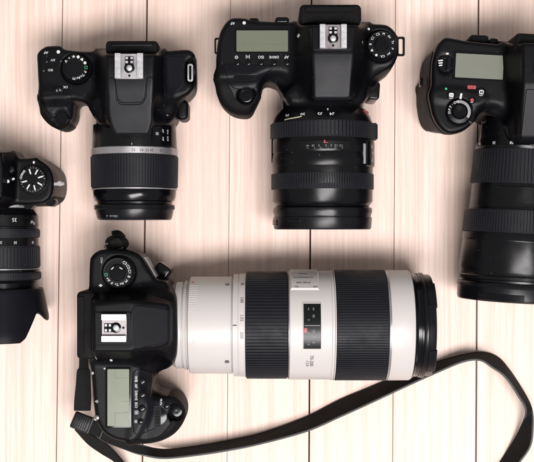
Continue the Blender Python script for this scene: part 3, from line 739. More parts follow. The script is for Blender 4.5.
# ================================================================== C: camera cut by the right edge
def camera_c():
    r = thing('professional_camera', (*P(515, 90, 0), 0), 'slightly tilted black SLR camera cut by the right edge, with a large blank display', 'camera', 'black cameras laid out on the planks')
    TL = -3.0
    md = Mould((118, 66, -1), (278, 162, 114), 0.85)
    main = [(437, 46), (441, 40.5), (446, 37.2), (456, 38.5), (470, 41), (500, 44), (530, 46), (575, 48), (604, 51), (613, 60), (615, 76), (611, 92), (600, 104), (588, 114), (576, 126), (566, 138), (548, 142), (526, 141), (514, 139.5), (508, 129), (503, 121), (496, 116), (487, 112), (480, 108), (460, 104), (434, 100), (432, 80), (433, 60)]
    md.D = md.loft([(0, catmull(W(main, 72), 5))], 3.5, 0, 73)
    grip = [(431.6, 90), (431.5, 108.6), (436.7, 122.9), (444.8, 131.6), (452, 133.6), (464, 130.2), (473, 123), (479, 116), (484, 106), (486, 96), (460, 88)]
    foot = [(419, 86), (418, 98), (418.6, 112), (421.5, 124), (427, 130.5), (436, 133), (448, 133), (458, 129), (466, 120), (470, 108), (470, 96), (450, 88)]
    md.add(md.loft([(4, catmull(W(foot, 5), 5)), (68, catmull(W(grip, 72), 5))], 3.5, 0, 72.6), 4)
    hs = [(512, 110), (580, 112), (580, 130), (568, 146), (530, 147), (512, 143), (506, 130)]
    md.add(md.loft([(0, catmull(W(hs, 76), 4))], 6, 2, 84), 8)
    wide = [(503, 42), (590, 46), (586, 100), (576, 140), (516, 138), (506, 90)]
    nar = [(520, 44), (570, 46), (567, 90), (563, 136), (560, 140), (522, 140), (519.5, 136), (520, 90)]
    pr = md.loft([(72, W(wide, 74)), (102, W(nar, 100))], 3.0, 30, 110)
    yref = P(0, 84, 105)[1]
    pl = (md.z[None, None, :] - (108.5 + 0.30 * np.minimum(md.Y - yref, 0))[:, :, None]) * .96
    md.add(-md.smin(-pr, -pl, 3.5), 5)
    # finger hollow between the grip and the mount, rounded front shelf
    md.cut(md.ell((*P(492, 114, 74), 80), (13, 9, 13)), 4)
    md.cut(md.vcyl(*P(459.4, 111.6, 73), 10.2, 71.8, 90, .6), 1)
    md.cut(md.ell((*P(445, 64, 74), 74), (6.5, 8.5, 3.2)), 1)
    body, sf = md.build('body', 'plastic', r); sf = md.surfs = [sf]
    panel(md, [(410, 30), (434, 30), (436, 44), (433.6, 60), (433.4, 80), (433.2, 108), (438, 121), (446, 129.4), (452, 131), (464, 128), (471, 122), (486, 122), (486, 150), (410, 150)], 72, .7, 'grip', 'rubber', r, 3, zmax=62)
    panel(md, [(524, 90), (560, 91), (560, 136), (558, 140.5), (524, 140.5), (521.5, 136)], 100, .45, 'prism_cover', 'shell', r, 80)
    e = P(545, 44, 96); V, F = slab_geo(rrect(e[0], e[1], mm(60, 96), mm(20, 96), TL, 4.0, 6), 50, 96, 2.5, 4); mk('eyecup', V, F, 'rubber', r)
    sh = P(549, 62, 108); hot_shoe(r, sh[0], sh[1], surf_z(sf, sh[0], sh[1], 108) + .3, TL, 21, 19)
    dz = 73.0
    a = P(455.0, 54.3, dz); b = P(503.4, 78.8, dz)
    fr = display(r, 455.4, 54.5, 503.2, 78.5, dz + .5, TL, 'lcd3', 1.9)
    # metering dial left of the display
    c = P(446.2, 64, 74); V, F = upright(c[0], c[1], [(6.6, 70), (6.6, 73.6), (6.0, 74.2), (4.6, 74.3), (4.4, 73.2), (.1, 73.2)], n=40); sd = mk('selector_dial', V, F, 'gloss', r)
    V, F = slab_geo(rrect(c[0] + 1.8, c[1], 2.6, 10.5, TL, 1.2), 72, 76.4, .7, 2); mk('dial_grip', V, F, 'barrel', sd)
    mb = MB()
    for k in range(3): c2 = P(440.5, 60.6 + 2.4 * k, 74); V, F = slab_geo(rrect(c2[0], c2[1], 3.8 - .5 * k, 1.0, TL + 10, .3), 73.6, 74.45, .1, 1); mb.add(V, F)
    c2 = P(447.3, 53.6, 74); V, F = slab_geo(rrect(c2[0], c2[1], 2.2, 1.3, TL, .5), 72.6, 74.3, .1, 1); mb.add(V, F)
    mb.build('dial_markings', 'ink', sd, False)
    for x, y, s, sz, mt in ((451.3, 95, '+/-', 2.3, 'ink'), (481.4, 92, 'M', 3.4, 'ink')):
        button(r, x, y, sf, 3.4, 73)
        zz = surf_z(sf, *P(x, y, 74), 73) + .8; c = P(x, y, zz); mb = MB(); V, F = slab_geo(rrect(c[0], c[1], 3.6, 3.2, TL, .9), zz - .6, zz + .25, .1, 1); mb.add(V, F); mb.build('button_cap_mark', 'ink', r, False)
        mb = MB(); text_flat(mb, s, c[0], c[1], zz + .2, sz, 180 + TL, .04); mb.build('button_lettering', 'dink', r, False)
    button(r, 472, 100.2, sf, 2.6, 73)
    zz = surf_z(sf, *P(472, 100.2, 74), 73) + .8; c = P(472, 100.2, zz); V, F = upright(c[0], c[1], [(1.4, zz - .6), (1.4, zz + .3), (.1, zz + .3)], n=20); mk('record_dot', V, F, 'red', r)
    c = P(471.8, 87.2, 73.6); zz = surf_z(sf, *c, 73); V, F = slab_geo(rrect(c[0], c[1], 6.6, 2.8, TL, .7), zz - 1, zz + .45, .1, 1); rl = mk('red_badge', V, F, 'red', r)
    mb = MB(); text_flat(mb, 'REC', c[0], c[1], zz + .4, 2.2, 180 + TL, .02); mb.build('badge_lettering', 'dink', rl, False)
    c = P(460.8, 96.2, 73.5); zz = surf_z(sf, *c, 73); V, F = slab_geo(rrect(c[0], c[1], 1.7, 4.4, TL - 8, .3), zz - 1, zz + .5, .1, 1); mk('index_mark', V, F, 'ink', r)
    c = P(446, 88.8, 73.5); zz = surf_z(sf, *c, 73); V, F = upright(c[0], c[1], [(.9, zz - 1), (.9, zz + .3), (.1, zz + .3)], n=16); mk('green_mark', V, F, 'green', r)
    # power collar with the shutter button
    cx, cy = P(459.4, 111.6, 75)
    V, F = upright(cx, cy, [(9.6, 71), (9.6, 73.8), (9.0, 74.5), (6.2, 74.9), (5.9, 74.2), (5.9, 72), (.1, 72)], n=48); cl = mk('power_collar', V, F, 'barrel', r)
    mb = MB(); n = 26; V, F = [], []
    for k in range(n):      # pale arc on the collar
        a = R(100 - 135 * k / (n - 1)); 
        for q in (6.7, 9.0): V.append((cx + q * math.cos(a), cy + q * math.sin(a), 74.98 if q < 8 else 74.62))
    for k in range(n - 1): F.append([2 * k, 2 * k + 2, 2 * k + 3, 2 * k + 1])
    mb.add(V, F); mb.build('collar_band', 'gink', cl, False)
    mb = MB()
    for k, ch in enumerate('OFF·ON'):
        a = 185 - 17 * k; text_flat(mb, ch, cx + 7.8 * math.cos(R(a)), cy + 7.8 * math.sin(R(a)), 74.75, 2.7, a - 90, .04)
    mb.build('collar_lettering', 'ink', cl, False)
    V, F = slab_geo(rrect(*P(470, 121.5, 74), 3.6, 2.4, -42, .6), 72, 76, .5, 2); mk('collar_lever', V, F, 'barrel', cl)
    V, F = upright(cx, cy, [(5.3, 72), (5.3, 75.6), (4.8, 76.3), (3.2, 76.2), (.1, 75.7)], n=40); mk('shutter_button', V, F, 'gloss', r)
    # rear knobs, slot for the strap
    for x, y, wx, wy, zt in ((479.5, 38.8, 19, 8, 60), (494, 42.5, 9.5, 9, 62)):
        c = P(x, y, zt); V, F = slab_geo(rrect(c[0], c[1], mm(wx, zt), mm(wy, zt), TL, 2.6, 5), 40, zt, 1.6, 3); mk('rear_control', V, F, 'rubber', r)
    V, F = slab_geo(rrect(*P(505, 43.5, 64), 12, 3.5, TL, .8), 40, 64, .6, 2); mk('rear_ledge', V, F, 'plastic', r)
    c = P(421.5, 82, 45); V, F = slab_geo(rrect(c[0] - .2, c[1], 2.4, 7.5, 0, 1), 40, 46, .4, 2); mk('strap_slot', V, F, 'gloss', r)
    c = P(490.5, 102, 66); V, F = upright(c[0], c[1], [(3.2, 55), (3.2, 68), (2.6, 69), (.1, 69.3)], n=28); mk('preview_button', V, F, 'silver' if False else 'barrel', r)
    V, F = slab_geo(rrect(*P(492, 120, 52), 14, 5, 8, 2), 46, 55, 1.2, 3); mk('function_lever', V, F, 'barrel', r)
    # ---- lens, its axis leaning the same three degrees
    dx, dy = -math.sin(R(3.0)), -math.cos(R(3.0))
    p0 = P(522, 120, 46)
    ax = Axis(p0[0], p0[1], 46, dx, dy)
    def T(py, rr=44):        # py: photograph row where the part crosses the axis, seen on top of the lens
        y = P(0, py, 46 + rr)[1]; return (y - p0[1]) / dy
    def lh(px_left, py, z=46):        # radius from the left silhouette
        x, y = P(px_left, py, z); return (x - p0[0]) * ax.e[0] + (y - p0[1]) * ax.e[1]
    k = 2.5     # rows at the axis sit lower than at the left silhouette
    r1, r2, r3, r4 = abs(lh(475, 150)), abs(lh(471, 182)), abs(lh(464.5, 220)), abs(lh(458.6, 272))
    ln = Lring(r, ax, 'lens', 'barrel', [(T(116), 5), (T(116), 32), (T(134), 33), (T(139), r1 - 3), (T(144.6), r1 - .6), (T(160), r1 - 3), (T(184), r2 - 1.5), (T(207), r2 - .2), (T(240), r3 - 2), (T(285), 40), (T(285), 3)])
    def sub(name, m, prof, **q): V, F = turned(ax, prof, **q); return mk(name, V, F, m, ln, True, 32)
    sub('zoom_ring', 'ring', rib_prof(T(144.8 + k), T(180.5 + k), r1 + .2, r2 + .2, edge=.5, depth=1.1), ribs=84, depth=1.1, duty=.62)
    sub('middle_barrel', 'barrel', [(T(180.5 + k), 34), (T(180.5 + k), r2 - 1.6), (T(184 + k), r2 - 1.2), (T(203 + k), r2 - .4), (T(206 + k), r2 + .3), (T(207 + k), 34)])
    mb = MB(); patch_wrap(mb, ax, T(184 + k), T(202 + k), -.55, .62, r2 - 1.0, .6, n=20); mb.build('distance_window', 'barrel', ln)
    sub('focus_ring', 'ring', rib_prof(T(207.5 + k), T(231.5 + k), r3 - .2, r3 + .7, edge=.5, depth=.9), ribs=112, depth=.9, duty=.62)
    sub('front_barrel', 'barrel', [(T(231.6 + k), 36), (T(231.6 + k), r3 + .2), (T(233 + k), r3 + .6), (T(238 + k), r3 + .9), (T(239 + k), r3 + .4), (T(240 + k), r3 + .3), (T(268 + k), r4 - .2), (T(270.5 + k), r4 - 1.0), (T(275 + k), r4 - .6), (T(276 + k), r4 + .2), (T(279 + k), r4 + .2), (T(280 + k), r4 - 1.4), (T(282 + k), r4 - 1.6), (T(282 + k), 36)])
    sub('lens_cap', 'cap', [(T(282.4 + k), 36), (T(282.4 + k), r4 - .6), (T(284 + k), r4 + .3), (T(287 + k), r4 + .5), (T(288 + k), r4), (T(298.5 + k), r4 - .2), (T(300.8 + k), r4 - .8), (T(301.6 + k), r4 - 1.8), (T(301.6 + k), 2)])
    for q in ((T(293 + k), T(300.2 + k), .02, .86, r4 - .3, .5, 20), (T(289 + k), T(299 + k), -1.2, -.5, r4 - .3, .5, 12)): mb = MB(); patch_wrap(mb, ax, *q); mb.build('cap_clip', 'gloss', ln)
    mb = MB()
    for s, px in (('70', 480), ('50', 486), ('35', 497.5), ('28', 513), ('24', 533)):
        x = (P(px, 0, 82)[0] - P(521, 0, 46)[0]); text_wrap(mb, ax, s, T(142.4), asn(-x / (r1 - .8)), r1 - .8, 3.0, 0, .03)
    mb.build('focal_numbers', 'ink', ln, False)

# ================================================================== D: camera with the white telephoto lens
def camera_d():
    r = thing('telephoto_camera', (*P(128, 345, 0), 0), 'black SLR camera lying sideways with a long white telephoto lens that has black ribbed rings', 'camera', 'black cameras laid out on the planks')
    md = Mould((-170, -182, -1), (-56, -8, 116), 0.72)
    main = [(89.7, 264), (92, 255), (100, 249.8), (113, 248.6), (126, 249), (136, 250.6), (145, 254.4), (151.5, 262), (160, 276.8), (169.5, 279.8), (172.3, 286), (173, 300), (174, 320), (174, 340), (173, 356), (171, 368), (163, 373), (158.5, 378), (156, 386), (155, 398), (150, 420), (140, 440), (124, 441), (108, 436), (98, 424), (94, 405), (92, 380), (89.5, 350), (89, 300)]
    md.D = md.loft([(0, WO(main, 76))], 4.0, 0, 79, taper=4)
    grip = [(140, 388), (158, 388.5), (168.3, 391.6), (177.4, 393.6), (183, 398.4), (186.2, 406), (186.7, 415), (184, 424.3), (177.4, 432.8), (168.3, 438.5), (156.5, 441.6), (140, 442.6), (128, 441.5), (130, 410)]
    md.add(md.loft([(0, WO(grip, 70))], 5.0, 0, 74, tilt=(-.26, 0, P(162, 0, 72)[0], 0), taper=4, zcap=77), 5)
    hs = [(140, 296), (168, 292), (175, 300), (177, 322), (177, 342), (174.5, 358), (168, 366), (140, 362)]
    md.add(md.loft([(0, catmull(W(hs, 84), 4))], 6, 2, 86), 8)
    wide = [(90, 292), (150, 288), (172, 300), (172, 354), (150, 364), (90, 362)]
    nar = [(93, 302), (130, 299), (168, 305), (171, 310), (171, 341), (168, 346), (130, 352), (93, 352)]
    pr = md.loft([(76, W(wide, 78)), (104, W(nar, 102))], 3.5, 30, 112)
    xref = P(132, 0, 108)[0]
    pl = (md.z[None, None, :] - (108.5 - 0.36 * np.maximum(md.X - xref, 0))[:, :, None]) * .95
    md.add(-md.smin(-pr, -pl, 3.5), 6)
    dc = P(118, 272.6, 84); md.cut(md.vcyl(dc[0], dc[1], 12.9, 78, 95, .8), 1.5)
    md.cut(md.ell((*P(158, 378, 76), 84), (13, 17, 17)), 7)
    md.cut(md.ell((*P(162, 256, 78), 90), (15, 13, 20)), 6)
    md.cut(md.ell((*P(176.5, 411.5, 66), 69.5), (7.4, 7.6, 5)), 1.5)
    body, sf = md.build('body', 'plastic', r); sf = md.surfs = [sf]
    panel(md, [(133, 308), (150, 306), (168, 309.5), (169.5, 313), (169.5, 338), (168, 342), (150, 345.5), (133, 345)], 100, .45, 'prism_cover', 'shell', r, 84)
    panel(md, [(94.5, 311.5), (131, 311.5), (131.6, 345), (94.5, 345)], 108, .55, 'shoe_surround', 'plastic', r, 98)
    panel(md, [(170, 384), (169, 397), (176, 402), (177, 408), (172, 420), (162, 432), (150, 436), (130, 437), (126, 452), (200, 452), (200, 384)], 62, .6, 'grip', 'rubber', r, 3)
    panel(md, [(133.6, 372), (150, 373), (152, 380), (151, 396), (154, 400), (167, 398.6), (170, 401), (169, 412), (162, 424), (150, 430.5), (134, 431)], 76, .5, 'control_panel', 'shell', r, 62)
    e = P(86, 325.5, 90); V, F = slab_geo(rrect(e[0], e[1], mm(19, 90), mm(68, 90), 0, 3.6, 6), 48, 90, 2.5, 4)
    ey = mk('eyecup', V, F, 'rubber', r)
    V, F = slab_geo(rrect(e[0] - 3.5, e[1], mm(6, 90), mm(58, 90), 0, 1.6, 4), 89.5, 91.6, .8, 3); mk('eyecup_rim', V, F, 'rubber', ey)
    hc = P(114.5, 327.6, 109); hz = surf_z(sf, *hc, 108); hc = P(114.5, 327.6, hz); hot_shoe(r, hc[0], hc[1], hz + .5, 90, mm(27.4, 108), mm(24.5, 108), 'steel', 'shine')
    d = mode_dial(r, dc[0], dc[1], 79, 11.3, ['□', 'A+', 'P', 'Tv', 'Av', 'M', 'B', 'C1', 'C2', 'C3'], 5.5, start=190, step=25, size=2.9, face=.96, greens=(0,))
    V, F = upright(dc[0], dc[1], [(6.4, 83), (6.4, 85.9), (5.8, 86.4), (.1, 86.4)], n=32); lk = mk('lock_button', V, F, 'gloss', d)
    mb = MB()
    for dx_, rr in ((-4.0, 45), (2.6, -30)): V, F = slab_geo(rrect(dc[0] + dx_, dc[1] + 3.4, 2.6, .7, rr, .2), 86.3, 86.55, 0); mb.add(V, F)
    mb.build('lock_marks', 'ink', lk, False)
    display(r, 107.4, 369, 129.3, 426, 79.4, 0, 'lcd2', 1.7, cells=((.35, 0, .35, .155), (.35, .155, 1, .155), (.62, .565, .96, .565), (.35, .77, .35, 1), (.35, .77, 1, .77), (.7, .75, .98, .75)))
    for x, y, rr in ((141.8, 381.2, 2.9), (141.8, 394.6, 2.9), (141.8, 408.4, 2.9), (140.6, 421.5, 2.3), (166.6, 405.8, 2.3)): button(r, x, y, sf, rr, 79, h=1.2)
    for s, x, y, sz, rt, mt in (('WB', 136, 379, 3.0, 90, 'ink'), ('AF', 136, 386, 2.8, 90, 'ink'), ('DRIVE', 136, 395.5, 2.8, 90, 'ink'), ('ISO', 136, 405, 3.0, 90, 'ink'), ('▣', 136.2, 412.5, 3.6, 90, 'ink'), ('☼', 135.6, 421.5, 3.0, 90, 'ink'), ('M-Fn', 161, 402, 2.4, 90, 'ink'), ('ON', 101.5, 260, 2.6, 90, 'gink'), ('I', 101.5, 262.5, 3, 0, 'gink'), ('♦', 100.5, 285.5, 3.0, 90, 'ink'), ('I', 96.5, 358, 4.0, 0, 'ink'), ('●', 111, 360.2, 2.8, 90, 'ink'), ('ψ', 97, 401.5, 3.0, 90, 'ink')):
        mb = MB(); plabel(mb, sf, s, x, y, 79, sz, rt + 180 if False else (rt - 180 if rt == 90 else rt), .03); mb.build('icon', mt, body, False)
    for x, y, sz in ((104.3, 368.4, 1.3), (92, 373.2, 1.5), (96.8, 418, 1.8)):
        c = P(x, y, 80); zz = surf_z(sf, c[0], c[1], 70); V, F = upright(c[0], c[1], [(sz, zz - 2), (sz, zz + .6), (sz * .6, zz + 1.0), (.1, zz + 1.1)], n=20); mk('metal_stud', V, F, 'steel', r)
    zc = surf_z(sf, *P(157, 417, 74), 74); c = P(157.6, 416.5, zc)
    V, F = upright(c[0] - .3, c[1], [(7.6, zc - 3), (7.6, zc + .25), (7.0, zc + .45), (.1, zc + .45)], n=36); mk('wheel_recess', V, F, 'gloss', r)
    wheel(r, (c[0], c[1], 15.5, 3.6), zc + .7, 90, n=13)
    c = P(176.5, 411.5, 66); zc = surf_z(sf, *c, 62)
    V, F = upright(c[0], c[1], [(6.0, zc - 3), (6.0, zc + 1.4), (5.5, zc + 1.8), (5.0, zc + 1.6), (4.9, zc), (4.6, zc), (4.5, zc + 1.0), (3.6, zc + 1.3), (.1, zc + .8)], n=40); mk('shutter_button', V, F, 'gloss', r)
    # pale strip as a painted highlight on the sloping front edge, button under it
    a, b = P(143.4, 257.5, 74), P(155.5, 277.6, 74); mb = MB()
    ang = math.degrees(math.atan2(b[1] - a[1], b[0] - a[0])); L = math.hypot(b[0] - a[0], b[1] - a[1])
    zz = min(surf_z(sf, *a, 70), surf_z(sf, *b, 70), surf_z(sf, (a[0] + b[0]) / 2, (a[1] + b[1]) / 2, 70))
    V, F = slab_geo(rrect((a[0] + b[0]) / 2, (a[1] + b[1]) / 2, L, 1.9, ang, .9), 50, max(zz + 1.6, 66), .7, 3); mk('edge_highlight', V, F, 'gink', r)
    c = P(162, 271, 52); V, F = slab_geo(rrect(c[0], c[1], mm(16, 52), mm(13.5, 52), -35, 3, 5), 30, 54, 2, 3); mk('release_button', V, F, 'gloss', r)
    c = P(97, 415, 66); V, F = slab_geo(rrect(c[0], c[1], 3, 9, -20, 1.2), 58, 68, .6, 2); mk('strap_lug', V, F, 'steel', r)
    c = P(117, 246, 60); V, F = slab_geo(rrect(c[0], c[1], 10, 5, 0, 1.2), 56, 64, .6, 2); mk('strap_lug', V, F, 'steel', r)
    # ---- lens
    ax = Axis(0, P(0, 324.9, 45)[1], 45.4, 1, 0); T = lambda px, rr=42: P(px, 0, 45 + rr)[0]
    ln = Lring(r, ax, 'lens', 'white', [(T(160), 5), (T(160), 30), (T(172), 34), (T(173), 34.9), (T(179.6), 34.9), (T(180), 33.8), (T(181), 33.8), (T(181.4), 35.6), (T(184.4), 36), (T(184.8), 35), (T(186.2), 35), (T(186.8), 38.4), (T(187.6), 39), (T(230.6), 39.2), (T(231), 38.2), (T(231.9), 38.2), (T(232.4), 41.2), (T(237.2), 41.3), (T(237.5), 40.9), (T(238.0), 40.9), (T(238.3), 41.4), (T(245), 41.6), (T(245), 39), (T(410), 38), (T(410), 3)])
    def sub(name, m, prof, **k): V, F = turned(ax, prof, **k); return mk(name, V, F, m, ln, True, 32)
    sub('zoom_ring', 'ring', rib_prof(T(245), T(288.4), 43.2, 43.2, edge=.5, depth=.9), ribs=100, depth=.9, duty=.62)
    sub('trim_ring', 'steel', cyl_prof(T(288.5), T(289.6), 43.4, c=.2))
    md_ = sub('middle_barrel', 'white', [(T(289.6), 38), (T(289.6), 43.2), (T(290.2), 43.8), (T(332), 43.8), (T(333), 44.3), (T(334.8), 44.3), (T(335.3), 43.6), (T(335.8), 44.5), (T(336.6), 44.5), (T(336.6), 38)])
    sub('focus_ring', 'ring', rib_prof(T(336.6), T(389.6), 44.5, 44.5, edge=.5, depth=.8), ribs=128, depth=.8, duty=.62)
    sub('trim_ring', 'silver', [(T(389.7), 40), (T(389.7), 44.5), (T(390.2), 44.6), (T(390.6), 44.0), (T(391.1), 44.0), (T(391.5), 44.5), (T(392.0), 44.5), (T(392.0), 40)])
    sub('front_barrel', 'white', [(T(392), 40), (T(392), 44.3), (T(393), 44.5), (T(414), 44.3), (T(415.6), 43.6), (T(416), 42.6), (T(416), 39)])
    sub('hood_mount', 'gloss', [(T(416), 39), (T(416), 42.4), (T(417), 42.8), (T(419), 41.6), (T(422.6), 41.4), (T(423), 42), (T(424.5), 42), (T(425), 40), (T(425), 38)])
    cp = sub('lens_cap', 'cap', [(T(425), 38), (T(425), 41.6), (T(426.5), 42.3), (T(429), 42.3), (T(429.6), 41.4), (T(431), 41.0), (T(435.5), 40.8), (T(437.2), 40), (T(437.8), 38.6), (T(437.8), 36.4), (T(436.8), 36), (T(436.8), 2)])
    for q in ((.42, 1.0), (-1.0, -.42)): mb = MB(); patch_wrap(mb, ax, T(429.5), T(438.2), *q, 41.0, .7, n=12); mb.build('cap_clip', 'cap', ln)
    # collar panels: fine ribs left of the red mark, screws
    for a0, n in ((-1.02, 12), (.30, 8)):
        mb = MB()
        for k in range(n): a = a0 + k * .052; patch_wrap(mb, ax, T(187.5), T(196), a, a + .022, 38.9, .25, n=2, ch=.08)
        mb.build('fine_ribs', 'white', ln, False)
    def yang(py, rr, z0=45.4):      # angle round the lens for a photograph row
        a = 0.0
        for _ in range(8):
            y = P(0, py, z0 + rr * math.cos(a))[1]; a = math.asin(max(-1, min(1, -(y - ax.o[1]) / rr)))
        return a
    def screw(px, py, rr, m, rad=1.0):
        a = yang(py, rr); c = ax.pt(T(px), rr, a); mb = MB(); n = 18; V, F = [], []
        for q, (r_, h) in enumerate(((rad, -.5), (rad, .25), (rad * .7, .32), (rad * .6, .1))):
            for k in range(n):
                th = 2 * math.pi * k / n; V.append(tuple(ax.pt(T(px) + r_ * math.cos(th), rr + h, a + r_ * math.sin(th) / rr)))
        for q in range(3):
            for k in range(n): F.append([q * n + k, q * n + (k + 1) % n, (q + 1) * n + (k + 1) % n, (q + 1) * n + k])
        F.append([3 * n + k for k in range(n)]); mb.add(V, F); return mb
    screw(226.4, 284.5, 39.1, 0, 1.9).build('lock_screw', 'steel', ln); screw(226.4, 361.6, 39.1, 0, 1.9).build('lock_screw', 'steel', ln)
    screw(190.8, 282.4, 38.9, 0, 1.0).build('red_index', 'red', ln)
    mb = MB()
    for py in (292.5, 341.5): text_wrap(mb, ax, '·', T(227), yang(py, 39.1), 39.1, 4, 0, .04)
    for px_, py in ((193, 304), (193, 341)): text_wrap(mb, ax, '|', T(px_), yang(py, 38.9), 38.9, 3, 90)
    mb.build('position_marks', 'gink', ln, False)
    mb = MB()
    for s, py in (('70', 284), ('100', 300), ('135', 318), ('200', 335.3)): text_wrap(mb, ax, s, T(241.7), yang(py, 41.4), 41.5, 3.7, 0, .0)
    mb.build('focal_numbers', 'dink', ln, False)
    mb = MB(); patch_wrap(mb, ax, T(232.8), T(236.8), yang(325.3, 41.3) - .012, yang(325.3, 41.3) + .012, 41.2, .15, n=2, ch=.05); mb.build('index_mark', 'dink', ln, False)
    # raised nameplate, window, inscription
    mb = MB(); patch_wrap(mb, ax, T(290.6), T(320), yang(270.2, 43.8) - .25, yang(290, 43.8), 43.4, 1.6, n=14, ch=1.0); pn = mb.build('switch_panel', 'white', ln)
    mb = MB()
    aa = yang(279, 45); text_wrap(mb, ax, 'STABILIZER', T(304), yang(282.6, 45), 45.0, 2.2, -90, .0, 1.05); text_wrap(mb, ax, 'ULTRASONIC', T(304), yang(277.5, 45), 45.0, 2.4, -90, .0, 1.1); text_wrap(mb, ax, 'IMAGE', T(304), yang(273.8, 45), 45.0, 2.4, -90)
    text_wrap(mb, ax, 'ON', T(297), yang(286.6, 45), 45.0, 2.0, -90); text_wrap(mb, ax, 'OFF', T(316), yang(286.6, 45), 45.0, 2.0, -90); mb.build('panel_lettering', 'dink', ln, False)
    mb = MB(); patch_wrap(mb, ax, T(303.3), T(321), yang(303.4, 44), yang(348.8, 44), 43.6, .45, n=26, ch=.25); dw = mb.build('distance_window', 'glass', ln)
    for q in ((T(302.6), T(303.5), yang(302.6, 44), yang(349.6, 44)), (T(320.8), T(321.7), yang(302.6, 44), yang(349.6, 44)), (T(303.5), T(320.8), yang(302.6, 44), yang(303.5, 44)), (T(303.5), T(320.8), yang(348.7, 44), yang(349.6, 44))):
        mb = MB(); patch_wrap(mb, ax, *q, 43.7, .75, n=20, ch=.2); mb.build('window_rim', 'white', ln)
    mb = MB(); rb = MB()
    for s, py in (('∞', 309), ('30', 316), ('10', 331), ('7', 337), ('5', 342.6)): text_wrap(mb, ax, s, T(313.5), yang(py, 44.1), 44.1, 2.6, 0, .0)
    for s, py in (('∞', 309), ('5', 320), ('2', 333), ('1.2', 343.5)): text_wrap(mb, ax, s, T(308.5), yang(py, 44.1), 44.1, 2.2, 0)
    patch_wrap(mb, ax, T(304.5), T(320), yang(325.6, 44) - .006, yang(325.6, 44) + .006, 44.0, .12, n=2, ch=.04)
    patch_wrap(rb, ax, T(304), T(307), yang(331, 44) - .05, yang(331, 44) + .03, 44.0, .12, n=3, ch=.04)
    mb.build('scale_numbers', 'gink', ln, False); rb.build('red_mark', 'red', ln, False)
    mb = MB(); text_wrap(mb, ax, '70-200', T(311.8), yang(361.3, 44), 43.8, 4.0, 0, .02); text_wrap(mb, ax, '1:2.8', T(307.6), yang(363.5, 44), 43.8, 3.2, 0, .0)
    mb.build('lens_lettering', 'dink', ln, False)

